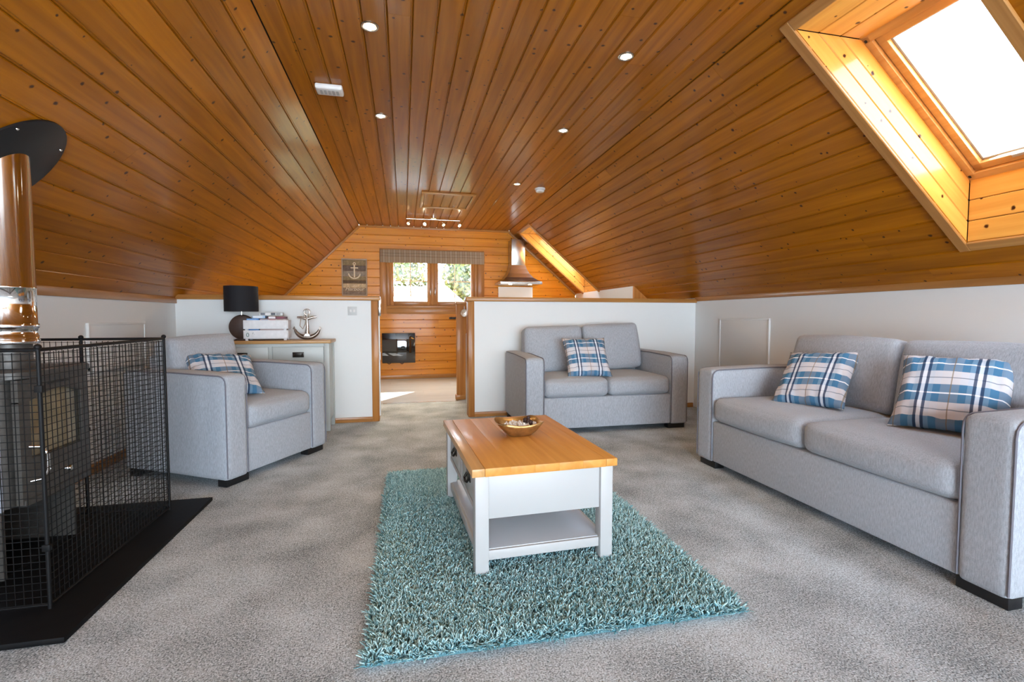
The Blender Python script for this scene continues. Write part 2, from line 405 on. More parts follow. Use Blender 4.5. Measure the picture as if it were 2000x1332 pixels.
# skirtings
def strut(name, lo, hi, mat, lab=None, bevel=.004):
    o = struct(box(name, lo, hi, mat, None, bevel, 2, origin=True))
    if lab: o['label'] = lab
    return o
strut('baseboard_left', (XL, Y0, 0), (XL+.018, YH-.1, .07), M['pine_trim'])
strut('baseboard_right', (XR-.018, Y0, 0), (XR, YH-.1, .07), M['pine_trim'])
strut('baseboard_back', (XL, YH-.018, 0), (-.31, YH, .05), M['pine_trim_x'], 'pine skirting along the left half wall')
strut('baseboard_back.001', (.72, YH-.018, 0), (XR-.018, YH, .05), M['pine_trim_x'], 'pine skirting along the right half wall')
strut('trim_2', (XL, Y0, ZL-.045), (XL+.016, YH, ZL+.012), M['pine_trim'], 'pine strip under the left ceiling slope')
strut('trim_3', (XR-.014, Y0, ZR-.035), (XR, YH, ZR+.012), M['pine_trim'], 'pine strip under the right ceiling slope')
# ---- half walls
HT = 1.213
hl = struct(box('wall_partition', (XL, YH, 0), (-.31, YH+.11, HT), M['white_wall'])); hl['label'] = 'white half wall behind the sideboard, left of the doorway'
hr = struct(box('wall_partition.001', (.722, YH, 0), (XR, YH+.11, HT), M['white_wall'])); hr['label'] = 'white half wall behind the loveseat, right of the doorway'
box('end_post', (-.312, YH-.012, 0), (-.245, YH+.13, HT), M['pine_z'], hl, .004, origin=True)
box('end_post', (.657, YH-.012, 0), (.722, YH+.13, HT), M['pine_z'], hr, .004, origin=True)
box('coping', (XL, YH-.03, HT), (-.225, YH+.14, HT+.045), M['pine_trim_x'], hl, .006, origin=True)
box('coping', (.635, YH-.03, HT), (XR, YH+.14, HT+.045), M['pine_trim_x'], hr, .006, origin=True)
box('stop_bead', (-.246, YH+.02, .05), (-.234, YH+.10, 1.10), M['white_paint'], hl, .002, origin=True)
la = box('latch', (-.243, YH-.02, 1.06), (-.218, YH+.03, 1.235), M['chrome'], hl, .006, origin=True)
cyl = tube('bolt', [(0, -.01, -.05), (0, -.01, .07)], .008, M['chrome'], la); la['label'] = 'chrome gate latch'
box('latch_keeper', (-.238, YH-.014, .62), (-.226, YH+.01, .70), M['white_paint'], hl, .004, origin=True)

# ---- boards
def plank_geo(w, L, t=.012):
    x = w/2
    prof = [(-x, -.0065), (-x+.0045, 0), (x-.0125, 0), (x-.0112, -.0035), (x-.0085, -.0035), (x-.007, -.0005), (x-.0045, -.0005), (x, -.0065)]
    V = [(a, yy, z) for yy in (0, L) for a, z in prof]; k = len(prof)
    F = [(i, i+1, k+i+1, k+i) for i in range(k-1)] + [(0, k, 2*k-1, k-1), tuple(range(k-1, -1, -1)), tuple(range(k, 2*k))]
    return V, F
def plank(parent, origin, ex, ey, ez, w, L, mat, name='plank'):
    V, F = plank_geo(w, L)
    o = mesh(name, V, F, mat, parent)
    mm = Matrix((ex, ey, ez)).transposed().to_4x4(); mm.translation = origin; o.matrix_local = mm
    return o
def rows(parent, pfun, s0, s1, y0, y1, pitch, ex, ez, holes, mat):
    """Boards running along Y on a plane; pfun(s, y) gives the point; holes are (s0, s1, y0, y1)."""
    ey = ez.cross(ex)
    flip = ey.y < 0
    s = s0
    while s < s1-.004:
        b = min(s+pitch, s1)
        cuts = [y0, y1]
        for h in holes:
            if h[0] < b-.002 and h[1] > s+.002: cuts += [h[2], h[3]]
        q = y0 + random.uniform(.6, 3.0)
        while q < y1-.6:
            if all(not (h[2]-.2 < q < h[3]+.2) for h in holes): cuts.append(q)
            q += random.uniform(3.2, 4.4)
        cuts = sorted(cuts)
        for a, c in zip(cuts, cuts[1:]):
            if c-a < .01: continue
            lo, hi = s, b
            for h in holes:
                if h[2] <= a+.001 and h[3] >= c-.001:
                    if h[0] <= lo+.002 and h[1] >= hi-.002: lo = hi
                    elif h[0] < hi and h[0] > lo: hi = h[0]
                    elif h[1] > lo and h[1] < hi: lo = h[1]
            if hi-lo < .006: continue
            yy = c if flip else a
            plank(parent, pfun((lo+hi)/2, yy), ex, ey, ez, hi-lo-.0008, c-a-.0012, mat)
        s = b
# ceiling backing (with the skylight openings left free)
def quad(V, F, a, b, c, d): k = len(V); V += [a, b, c, d]; F.append((k, k+1, k+2, k+3))
V, F = [], []; off = .014
cflat = lambda s, yy: Vector((s, yy, ZC+off))
quad(V, F, cflat(CL-.02, Y0), cflat(CR+.02, Y0), cflat(CR+.02, YB), cflat(CL-.02, YB))
quad(V, F, PLf(-.01, Y0, off), PLf(LL+.03, Y0, off), PLf(LL+.03, YB, off), PLf(-.01, YB, off))
ys = [Y0]+[q for k in SKY for q in k[2:]]+[YB]
for a, b in zip(ys, ys[1:]):
    h = [k for k in SKY if k[2] == a]
    if h:
        quad(V, F, PR(-.01, a, off), PR(h[0][0], a, off), PR(h[0][0], b, off), PR(-.01, b, off))
        quad(V, F, PR(h[0][1], a, off), PR(LR+.03, a, off), PR(LR+.03, b, off), PR(h[0][1], b, off))
    else: quad(V, F, PR(-.01, a, off), PR(LR+.03, a, off), PR(LR+.03, b, off), PR(-.01, b, off))
ceil = struct(mesh('ceiling', V, F, M['dark_in'])); ceil['label'] = 'varnished tongue and groove pine ceiling with two slopes'
rows(ceil, lambda s, yy: Vector((s, yy, ZC)), CL, CR, Y0, YB, (CR-CL)/20, Vector((1, 0, 0)), Vector((0, 0, -1)), [], M['pine'])
rows(ceil, PR, 0, LR, Y0, YB, LR/16, aR, -nR, SKY, M['pine'])
rows(ceil, PLf, 0, LL, Y0, YB, LL/15, aL, -nL, [], M['pine'])

# ---- far wall: horizontal pine boards round the window
WX0, WX1, WZ0, WZ1 = -.27, 1.27, 1.20, 2.08
v = [(XL, YB+.02, 0), (XK, YB+.02, 0), (XK, YB+.02, ZC), (XL, YB+.02, ZC), (WX0, YB+.02, WZ0), (WX1, YB+.02, WZ0), (WX1, YB+.02, WZ1), (WX0, YB+.02, WZ1)]
wb = struct(mesh('wall_back', v, [(0, 1, 5, 4), (1, 2, 6, 5), (2, 3, 7, 6), (3, 0, 4, 7)], M['dark_in'])); wb['label'] = 'horizontal pine boarding of the far kitchen wall'
pitch = .1407; z = 0.02
while z < ZC-.02:
    b = min(z+pitch, ZC-.002); w_ = b-z
    xl = max(XL, CL-(ZC-z)*(-aL.x/aL.z if False else abs(aL.x/aL.z))); xr = min(XK, CR+(ZC-z)*abs(aR.x/aR.z))
    cuts = [xl, xr]
    inwin = z < WZ1-.01 and b > WZ0+.01
    segs = [(xl, WX0), (WX1, xr)] if inwin else [(xl, xr)]
    if not inwin and random.random() < .5:
        q = random.uniform(.2, 1.6); segs = [(xl, q), (q, xr)]
    lo, hi = z, b
    if inwin and z < WZ0: hi = b
    for (a, c) in segs:
        V_, F_ = plank_geo(w_-.0008, c-a-.001)
        V_ = [(yy, x, zz) for (x, yy, zz) in V_]; F_ = [f[::-1] for f in F_]   # length along local X
        o = mesh('plank', V_, F_, M['pine_x'], wb)
        mm = Matrix((Vector((1, 0, 0)), Vector((0, 0, 1)), Vector((0, -1, 0)))).transposed().to_4x4(); mm.translation = (a, YB, (z+b)/2); o.matrix_local = mm
    z = b
strut('baseboard_back.002', (XL, YB-.02, .004), (.95, YB-.008, .07), M['pine_trim_x'], 'pine skirting of the far kitchen wall')
# cornice strips where boards meet the far wall
def strip_between(name, p, q, w_, t, mat, nrm, lab):
    p, q = Vector(p), Vector(q); ey = (q-p).normalized(); ez = Vector(nrm).normalized(); ex = ey.cross(ez).normalized()
    bm = bmesh.new(); addbox(bm, (-w_/2, 0, -t/2), (w_/2, (q-p).length, t/2), .003)
    o = frombm(name, bm, mat, None, autosmooth=35); mm = Matrix((ex, ey, ez)).transposed().to_4x4(); mm.translation = p; o.matrix_world = mm
    struct(o); o['label'] = lab; return o
strip_between('trim_4', (CL, YB-.02, ZC-.015), (CR, YB-.02, ZC-.015), .03, .03, M['pine_trim'], (0, 1, 0), 'pine cornice strip over the far wall')
strip_between('trim_5', Vector(PLf(.01, YB-.02, -.015)), Vector(PLf(LL, YB-.02, -.015)), .03, .03, M['pine_trim'], (0, 1, 0), 'sloping pine cornice strip, left of the far wall')
strip_between('trim_6', Vector(PR(.01, YB-.02, -.015)), Vector(PR(1.66, YB-.02, -.015)), .03, .03, M['pine_trim'], (0, 1, 0), 'sloping pine cornice strip, right of the far wall')

# ---- rear gable behind the camera with its wide glazed opening
gx0, gx1, gz0, gz1 = -1.75, 3.05, .12, 2.35
V = [(XL, Y0, 0), (XR, Y0, 0), (XR, Y0, ZR), (CR, Y0, ZC), (CL, Y0, ZC), (XL, Y0, ZL), (gx0, Y0, gz0), (gx1, Y0, gz0), (gx1, Y0, 1.30), (CR+.02, Y0, gz1), (CL-.02, Y0, gz1), (gx0, Y0, 1.30)]
F = [(0, 1, 7, 6), (1, 2, 8, 7), (2, 3, 9, 8), (3, 4, 10, 9), (4, 5, 11, 10), (5, 0, 6, 11)]
struct(mesh('wall_rear', V, F, M['pine_x']))

# ------------------------------------------------------------------ skylights
def quadboard(name, c, mat, parent, th=.012, outn=None):
    """Board from four corner points, thickened away from the room; grain along the 0-1 edge."""
    c = [Vector(p) for p in c]; e = (c[1]-c[0]).normalized(); nn = (c[1]-c[0]).cross(c[3]-c[0]).normalized()
    if outn is not None and nn.dot(Vector(outn)) < 0: nn = -nn
    fx = e.cross(nn); mm = Matrix((fx, e, nn)).transposed().to_4x4(); mm.translation = c[0]; inv = mm.inverted()
    L = [inv @ p for p in c] + [inv @ (p+nn*th) for p in c]
    bm = bmesh.new(); vs = [bm.verts.new(p) for p in L]
    for f in ((0, 1, 2, 3), (7, 6, 5, 4), (0, 4, 5, 1), (1, 5, 6, 2), (2, 6, 7, 3), (3, 7, 4, 0)): bm.faces.new([vs[i] for i in f])
    bmesh.ops.bevel(bm, geom=[ed for ed in bm.edges], offset=.0035, segments=1, affect='EDGES')
    o = frombm(name, bm, mat, parent, autosmooth=30); o.matrix_local = mm; return o
def skylight(idx, s0, s1, y0, y1, lab):
    win = empty('window_%d' % idx, (0, 0, 0)); win['kind'] = 'structure'; win['label'] = lab
    OF = .26
    # frame plane corners: head reveal level, sill reveal plumb
    top_in, bot_in = PR(s0, 0), PR(s1, 0)
    st = s0 + OF*nR.z/(-aR.z)                      # level line from the top inner edge
    top_fr = PR(st, 0, OF)
    sb = s1 - OF*nR.x/aR.x; bot_fr = PR(sb, 0, OF)
    if idx == 2: pass
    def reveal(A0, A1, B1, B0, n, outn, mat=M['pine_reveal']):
        e_ = (A1-A0).normalized()*.06; d_ = (B0-A0).normalized()*.03; ov = Vector(outn)*.016
        quadboard('reveal_backing', [A0-e_+ov, A1+e_+ov, B1+e_+d_+ov, B0-e_+d_+ov], M['dark_in'], win, .02, outn)
        for i in range(n):
            t0, t1 = i/n + (.004 if i else 0), (i+1)/n - .004
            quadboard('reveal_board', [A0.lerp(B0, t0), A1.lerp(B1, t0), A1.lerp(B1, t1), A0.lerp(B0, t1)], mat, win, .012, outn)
    Yv = lambda p, yy: Vector((p.x, yy, p.z))
    reveal(Yv(top_in, y1), Yv(bot_in, y1), Yv(bot_fr, y1), Yv(top_fr, y1), 3, (0, 1, 0))
    reveal(Yv(top_in, y0), Yv(bot_in, y0), Yv(bot_fr, y0), Yv(top_fr, y0), 3, (0, -1, 0))
    reveal(Yv(top_in, y0), Yv(top_in, y1), Yv(top_fr, y1), Yv(top_fr, y0), 3, (0, 0, 1))
    reveal(Yv(bot_in, y0), Yv(bot_in, y1), Yv(bot_fr, y1), Yv(bot_fr, y0), 3, (1, 0, 0))
    # architrave on the ceiling
    tw = .058
    def trimb(sa, sb_, ya, yb, along):
        c = [PR(sa, ya, 0), PR(sb_, ya, 0), PR(sb_, yb, 0), PR(sa, yb, 0)] if along == 's' else [PR(sa, ya, 0), PR(sa, yb, 0), PR(sb_, yb, 0), PR(sb_, ya, 0)]
        quadboard('architrave', c, M['pine_trim'], win, .016, -nR)
    trimb(s0-tw, s1+tw, y1, y1+tw, 's'); trimb(s0-tw, s1+tw, y0-tw, y0, 's')
    trimb(s0-tw, s0, y0, y1, 'y'); trimb(s1, s1+tw, y0, y1, 'y')
    # fixed frame, sash, glass
    ez = nR; ex = aR; ey = ez.cross(ex)
    def bar(name, sa, sb_, ya, yb, o0, o1, mat, lab=None):
        c = [PR(sa, ya, o0), PR(sb_, yb, o1)]
        mm = Matrix((ex, Vector((0, 1, 0)), ez)).transposed().to_4x4(); mm.translation = PR((sa+sb_)/2, (ya+yb)/2, (o0+o1)/2)
        bm = bmesh.new(); a = (abs(sb_-sa)/2, abs(yb-ya)/2, abs(o1-o0)/2); addbox(bm, [-q for q in a], a, .003)
        o = frombm(name, bm, mat, win, autosmooth=35); o.matrix_local = mm
        if lab: o['label'] = lab
        return o
    f = .035
    for (a, b, c, d) in ((st-.01, st+f, y0-.01, y1+.01), (sb-f, sb+.03, y0-.01, y1+.01), (st, sb, y0-.01, y0+f), (st, sb, y1-f, y1+.01)):
        bar('window_frame', a, b, c, d, OF-.005, OF+.07, M['frame_pine'])
    g = f+.004; sw = .04
    for (a, b, c, d) in ((st+g, st+g+sw, y0+g, y1-g), (sb-g-sw, sb-g, y0+g, y1-g), (st+g, sb-g, y0+g, y0+g+sw), (st+g, sb-g, y1-g-sw, y1-g)):
        bar('sash', a, b, c, d, OF+.012, OF+.065, M['frame_pine'])
    h = g+sw
    for (a, b, c, d) in ((st+h, st+h+.012, y0+h, y1-h), (sb-h-.012, sb-h, y0+h, y1-h), (st+h, sb-h, y0+h, y0+h+.012), (st+h, sb-h, y1-h-.012, y1-h)):
        bar('glazing_seal', a, b, c, d, OF+.035, OF+.05, M['plastic_grey'], 'pale grey glazing strip')
    bar('pane', st+h, sb-h, y0+h, y1-h, OF+.042, OF+.047, M['glass'])
    bar('ventilation_bar', sb-h-.004, sb-h+.012, y0+h+.1, y1-h-.14, OF+.004, OF+.02, M['plastic_grey'], 'grey metal bar')
    for sc in (st+.02, sb-.02):
        q = bar('screw_cover', sc-.008, sc+.008, y1-.018, y1-.006, OF-.008, OF-.004, M['black'], 'dark plug')
    return win
skylight(1, *SKY[0], 'large pine skylight over the long sofa')
skylight(2, *SKY[1], 'far pine skylight beside the extractor hood')

# ------------------------------------------------------------------ far casement window
W = empty('window_3', (0, 0, 0)); W['kind'] = 'structure'; W['label'] = 'two pane pine casement window in the far wall'
def wbar(name, x0, x1, z0, z1, y0, y1, mat, par=W, bevel=.004): return box(name, (x0, y0, z0), (x1, y1, z1), mat, par, bevel, 2, origin=True)
A = YB
wbar('architrave', -.375, -.27, 1.10, 2.17, A-.028, A-.002, M['pine_z']); wbar('architrave', 1.27, 1.38, 1.10, 2.17, A-.028, A-.002, M['pine_z'])
wbar('architrave', -.27, 1.27, 1.10, 1.20, A-.028, A-.002, M['pine_trim_x']); wbar('architrave', -.375, 1.38, 2.08, 2.19, A-.024, A-.002, M['pine_trim_x'])
FP = M['frame_pine']
wbar('frame_side', -.27, -.215, 1.20, 2.08, A-.02, A+.12, M['pine_z']); wbar('frame_side', 1.215, 1.27, 1.20, 2.08, A-.02, A+.12, M['pine_z'])
wbar('window_sill', -.27, 1.27, 1.20, 1.245, A-.035, A+.12, M['pine_trim_x']); wbar('frame_head', -.27, 1.27, 2.04, 2.08, A-.02, A+.12, M['pine_trim_x'])
wbar('mullion', .465, .525, 1.245, 2.04, A-.01, A+.12, M['pine_z'])
for (a, b) in ((-.215, .465), (.525, 1.215)):
    sash = wbar('sash', a, a+.062, 1.245, 2.04, A+.0, A+.06, M['pine_z'])
    wbar('sash', b-.062, b, 1.245, 2.04, A+.0, A+.06, M['pine_z']); wbar('sash', a+.062, b-.062, 1.245, 1.315, A+.0, A+.06, M['pine_trim_x']); wbar('sash', a+.062, b-.062, 1.98, 2.04, A+.0, A+.06, M['pine_trim_x'])
    wbar('glazing_bar', a+.062, b-.062, 1.652, 1.664, A+.02, A+.034, FP, bevel=.002); mid = (a+b)/2
    wbar('glazing_bar', mid-.005, mid+.005, 1.315, 1.98, A+.02, A+.034, FP, bevel=.002)
    wbar('pane', a+.06, b-.06, 1.31, 1.985, A+.025, A+.029, M['glass'], bevel=0)
h_ = wbar('casement_handle', .528, .54, 1.42, 1.54, A-.03, A-.012, M['steel']); wbar('casement_handle', .45, .462, 1.42, 1.54, A-.03, A-.012, M['steel'])

# roman blind
BL = empty('roman_blind', (.505, YB-.05, 1.955), 0, 'beige checked roman blind drawn up over the far window', 'blind')
fo = [(.055, .0, .10), (.045, .012, .15), (.035, .03, .21)]
for i, (dp, z0, z1) in enumerate(fo):
    soft('fabric_fold', (1.745, .018, z1-z0+.01), .008, M['blind'], BL, n=12, wob=.003, seed=i, loc=(0, -.03+.012*i, (z0+z1)/2))
box('headrail', (-.86, .002, .17), (.86, .04, .20), M['white_paint'], BL, .003)

# ------------------------------------------------------------------ ceiling fittings
def downlight(i, x, y, lab):
    t = empty('downlight', (x, y, ZC), 0, lab, 'downlight', 'recessed ceiling downlights')
    lathe('bezel', [(.046, .0), (.046, -.004), (.042, -.007), (.034, -.006), (.031, .002)], M['steel'], t, 28)
    lathe('lamp', [(.030, -.0015), (.02, -.003), (.001, -.0035)], M['lit'], t, 20)
    light('downlight_beam', 'SPOT', (x, y, ZC-.02), 8, (1, .78, .5), (0, 0, -1), spot_size=2.2, spot_blend=.8, shadow_soft_size=.03)
for i, (x, y, lab) in enumerate([(-.153, 2.67, 'nearest left chrome ceiling downlight, front of the rectangular alarm'), (1.271, 2.645, 'nearest right chrome ceiling downlight, closest to the big skylight'),
        (-.147, 3.81, 'second left chrome downlight, just beyond the rectangular alarm'), (1.276, 3.78, 'second chrome downlight of the right hand row'), (1.273, 5.39, 'farthest small downlight, beside the round smoke alarm')]):
    downlight(i, x, y, lab)
t = empty('alarm', (-.455, 3.42, ZC), 0, 'white rectangular alarm with grille on the left of the flat ceiling', 'alarm')
box('body', (-.085, -.055, -.035), (.085, .055, 0), M['plastic'], t, .012, 3)
for k in range(5): box('grille_slot', (-.05+.025*k-.008, -.03, -.0365), (-.05+.025*k+.008, .03, -.035), M['plastic_grey'], t)
t = empty('smoke_alarm', (1.58, 5.52, ZC), 0, 'white round smoke alarm near the right ceiling crease', 'smoke alarm')
lathe('base', [(.062, 0), (.062, -.012), (.058, -.014)], M['plastic'], t)
lathe('body', [(.052, -.014), (.052, -.030), (.044, -.042), (.001, -.046)], M['plastic'], t)
lathe('vent_ring', [(.0535, -.020), (.0535, -.026)], M['plastic_grey'], t)
# loft hatch
t = empty('loft_hatch', (.56, 6.35, ZC), 0, 'boarded pine loft hatch framed in the flat ceiling', 'hatch')
for a, b, c, d in ((-.33, .33, -.40, -.365), (-.33, .33, .365, .40)): box('frame_strip', (a, c, -.022), (b, d, 0), M['pine_trim_x'], t, .003)
for a, b, c, d in ((-.33, -.295, -.365, .365), (.295, .33, -.365, .365)): box('frame_strip', (a, c, -.022), (b, d, 0), M['pine_trim'], t, .003)
for k in range(5):
    V_, F_ = plank_geo(.116, .72); o = mesh('plank', V_, F_, M['pine'], t); mm = Matrix(((-1, 0, 0), (0, 1, 0), (0, 0, -1))).to_4x4(); mm.translation = (-.236+.118*k, -.36, -.008); o.matrix_local = mm
lathe('catch', [(.012, -.008), (.012, -.022), (.004, -.026)], M['chrome'], t, 16, loc=(.12, .28, 0))
# spotlight bar
t = empty('spotlight_bar', (.46, 7.45, ZC), 0, 'chrome four spot light bar on the ceiling before the far window', 'spotlight bar')
lathe('ceiling_plate', [(.05, 0), (.05, -.02), (.04, -.026)], M['chrome'], t)
tube('bar', [(-.40, 0, -.035), (.40, 0, -.035)], .008, M['chrome'], t)
for k, (x, dx) in enumerate([(-.36, -.5), (-.12, -.5), (.14, .4), (.38, .5)]):
    h = empty('spot_head', (x, 0, -.04)); h.parent = t
    tube('stem', [(0, 0, 0), (0, -.005, -.035)], .005, M['chrome'], h)
    d = Vector((dx, -.75, -.75)).normalized(); q = d.to_track_quat('Z', 'Y').to_euler()
    lathe('spot_shell', [(.012, -.03), (.022, -.01), (.026, .03), (.024, .03), (.02, .01)], M['chrome'], h, 20, loc=(0, -.01, -.055), rot=q)
    lathe('bulb', [(.021, .022), (.018, .03), (.001, .034)], M['lit'] if k in (1, 3) else M['lit_dim'], h, 16, loc=(0, -.01, -.055), rot=q)
    light('spot_beam', 'SPOT', Vector((.46+x, 7.45-.01, ZC-.1))+d*.05, 48, (1, .78, .5), (d.x*.6, -.35, -.9), spot_size=1.9, spot_blend=.9, shadow_soft_size=.02)

# ------------------------------------------------------------------ wall fittings
t = empty('access_panel', (XR, 4.18, .77), 0, 'white access panel low on the right wall between the sofas', 'access panel')
box('door', (-.012, -.345, -.255), (0, .345, .255), M['white_paint'], t, .002)
for a in (((-.018, -.36, .25), (0, .36, .268)), ((-.018, .342, -.26), (0, .36, .26)), ((-.018, -.36, -.26), (0, -.342, .26)), ((-.018, -.36, -.268), (0, .36, -.25))): box('frame_strip', *a, M['white_paint'], t, .002)
t = empty('access_panel', (XL, 4.07, .85), 0, 'white access panel on the left wall behind the fireguard', 'access panel')
box('door', (0, -.345, -.15), (.012, .345, .145), M['white_paint'], t, .002)
for a in (((0, -.36, .143), (.018, .36, .16)), ((0, .342, -.16), (.018, .36, .145)), ((0, -.36, -.16), (.018, -.342, .145)), ((0, -.36, -.165), (.035, .36, -.135))): box('frame_strip', *a, M['white_paint'], t, .002)
t = empty('light_switch', (-.49, YH, 1.11), 0, 'brushed metal light switch on the left half wall', 'switch')
box('plate', (-.043, -.006, -.043), (.043, 0, .043), plain('brushed_plate', (.55, .56, .55), .4), t, .003)
for x in (-.016, .016): box('rocker', (x-.009, -.011, -.013), (x+.009, -.006, .013), M['plastic'], t, .002)
t = empty('wall_hook', (.84, YB-.012, 1.03), 0, 'small dark metal coat hook on the far wall under the window', 'hook')
box('back_plate', (-.07, -.008, -.018), (.07, 0, .018), M['cupdark'], t, .003)
for x in (-.04, .04): tube('prong', [(x, -.008, 0), (x, -.04, -.01), (x, -.055, .02)], .006, M['cupdark'], t)
# black panel heater
t = empty('panel_heater', (-.08, YB-.012, .53), 0, 'glossy black glass panel heater low on the far wall', 'heater')
box('housing', (-.25, -.05, -.235), (.25, 0, .235), M['black_metal'], t, .004)
box('glass_front', (-.27, -.062, -.25), (.27, -.05, .25), M['black_glass'], t, .003)
for x in (-.16, .05): tube('bracket_foot', [(x-.05, -.03, -.235), (x, -.045, -.27), (x+.05, -.03, -.235)], .006, M['black_metal'], t)

# anchor outline (shared by the picture and the sculpture): 2-D points
def arc(cx, cy, r, a0, a1, n): return [(cx+r*math.cos(a0+(a1-a0)*k/n), cy+r*math.sin(a0+(a1-a0)*k/n)) for k in range(n+1)]
# picture
t = empty('anchor_picture', (-.775, YB-.012, 1.70), 0, 'framed anchor picture on grey weathered boards, left of the far window', 'picture')
fr = plain('weathered_frame', (.42, .30, .20), .6)
for a in (((-.20, -.022, .285), (.20, 0, .305)), ((-.20, -.022, -.305), (.20, 0, -.285)), ((-.20, -.022, -.285), (-.182, 0, .285)), ((.182, -.022, -.285), (.20, 0, .285))): box('frame_strip', *a, fr, t, .002)
tones = [(.14, .10, .05), (.085, .06, .045), (.17, .135, .10), (.15, .11, .055), (.07, .045, .025), (.33, .24, .14), (.15, .11, .075), (.14, .10, .07)]
hs_ = [.09, .09, .09, .06, .055, .07, .055, .06]; z = .285
for k, (c, hh) in enumerate(zip(tones, hs_)):
    box('slat', (-.182, -.012, z-hh+.001), (.182, -.002, z-.001), plain('slat_paint_%d' % k, [min(.8, q*1.7) for q in c], .8, noise=.3, nscale=25), t, .001, origin=True); z -= hh
cream = plain('cream_paint', (.72, .58, .40), .7)
G = [tube_geo([(0, 0, .21), (0, 0, .0)], .012, 6), tube_geo([(-.058, 0, .155), (.058, 0, .155)], .009, 6),
     tube_geo([(x, 0, z_) for x, z_ in arc(0, .222, .019, 0, 2*PI, 12)][:-1], .006, 6, True),
     tube_geo([(x, 0, z_) for x, z_ in arc(0, .075, .092, PI*1.03, PI*1.97, 14)], [.004]+[.011]*13+[.004], 6)]
V_, F_ = join_geo(G); V_ = [(a[0], -.014+a[1]*.2, a[2]) for a in V_]; mesh('anchor_motif', V_, F_, cream, t)
def text(name, s, size, mat, parent, loc, rot=(PI/2, 0, 0), ext=.001, shear=0):
    c = D.curves.new(name, 'FONT'); c.body = s; c.size = size; c.align_x = 'CENTER'; c.extrude = ext; c.shear = shear; c.materials.append(mat)
    tmp = D.objects.new(name, c); COL.objects.link(tmp); dg = bpy.context.evaluated_depsgraph_get(); me = D.meshes.new_from_object(tmp.evaluated_get(dg)); D.objects.remove(tmp)
    o = D.objects.new(name, me); link(o, parent); o.location = loc; o.rotation_euler = rot; return o
text('lettering', 'the', .055, cream, t, (0, -.014, -.155), shear=.3); text('lettering', 'Harbour', .085, cream, t, (0, -.014, -.215), shear=.3)

# ------------------------------------------------------------------ kitchen pieces
t = empty('extractor_hood', (1.93, YB-.012, 1.60), 0, 'stainless steel chimney extractor hood against the far wall', 'extractor hood')
V, F = [], []
pr = [(0, .355, .50), (.035, .36, .50), (.045, .35, .49), (.075, .29, .44), (.12, .235, .385), (.19, .18, .33), (.27, .142, .29), (.335, .125, .27)]
for z, hx, dy in pr:
    for (a, b) in ((-hx, 0), (hx, 0), (hx, -dy), (-hx, -dy)): V.append((a, b, z))
for i in range(len(pr)-1):
    for k in range(4): F.append((i*4+k, i*4+(k+1) % 4, i*4+4+(k+1) % 4, i*4+4+k))
F += [(3, 2, 1, 0), tuple(4*(len(pr)-1)+k for k in range(4))]
mesh('canopy', V, F, M['steel'], t); box('chimney', (-.118, -.262, .335), (.118, 0, .775), M['steel'], t, .003)
for x in (-.17, .17): lathe('hood_lamp', [(.03, -.001), (.026, -.004), (.001, -.005)], M['lit'], t, 16, loc=(x, -.40, 0)); light('hood_beam', 'SPOT', (1.93+x, YB-.412, 1.59), 16, (1, .8, .52), (0, 0, -1), spot_size=2.3, spot_blend=.8, shadow_soft_size=.03)
t = struct(box('wall_splashback', (1.63, YB-.03, .92), (2.25, YB-.012, 1.58), M['white_paint'])); t['label'] = 'white splashback panel beneath the extractor hood'
t = empty('kitchen_unit', (2.0, 8.02, .006), 0, 'white kitchen base unit under the extractor hood', 'kitchen unit')
box('carcass', (-.95, -.29, .1), (1.05, .29, .87), M['white_paint'], t, .003); box('plinth', (-.93, -.25, 0), (1.03, .28, .1), M['plastic_grey'], t)
for k in range(4):
    d_ = box('door', (-.94+.5*k, -.312, .12), (-.46+.5*k, -.292, .86), M['white_paint'], t, .003); tube('handle', [(-.5+.5*k, -.33, .7), (-.5+.5*k, -.33, .82)], .006, M['steel'], d_)
o = box('worktop', (1.02, 7.71, .878), (XK-.01, YB-.035, .915), M['oak_x'], None, .004); tag(o, 'oak kitchen worktop on the base unit', 'worktop')
# island end by the doorway
t = empty('kitchen_end_panel', (.72, 6.08, .006), 0, 'pine end panel post of the kitchen behind the right half wall', 'end panel')
box('post', (-.07, -.03, 0), (.07, .03, 1.20), M['pine_z'], t, .004); box('top_cap', (-.08, -.045, 1.20), (.09, .045, 1.235), M['pine_trim_x'], t, .004)
box('foot_block', (-.085, -.045, 0), (.075, .045, .06), M['pine_trim_x'], t, .004)
t = empty('fridge', (1.02, 5.43, 0), 0, 'grey undercounter fridge standing behind the right half wall', 'fridge')
box('body', (-.30, -.30, .02), (.30, .27, .86), M['stove_side'], t, .01); box('door', (-.30, .272, .05), (.30, .31, .86), M['steel'], t, .01)
for x in (-.25, .25):
    for yy in (-.25, .22): lathe('foot', [(.02, 0), (.02, .022)], M['black'], t, 12, loc=(x, yy, 0))
t = empty('saucepan', (.745, 6.019, 1.10), 0, 'small grey pan hanging on the pine end panel', 'pan')
lathe('pan_body', [(.001, -.03), (.035, -.03), (.046, -.02), (.048, .03), (.045, .03), (.042, -.018), (.001, -.024)], M['steel'], t, 24, rot=(PI/2, 0, 0)); tube('handle', [(.0, .0, .045), (0, .0, .085)], .006, M['steel'], t)

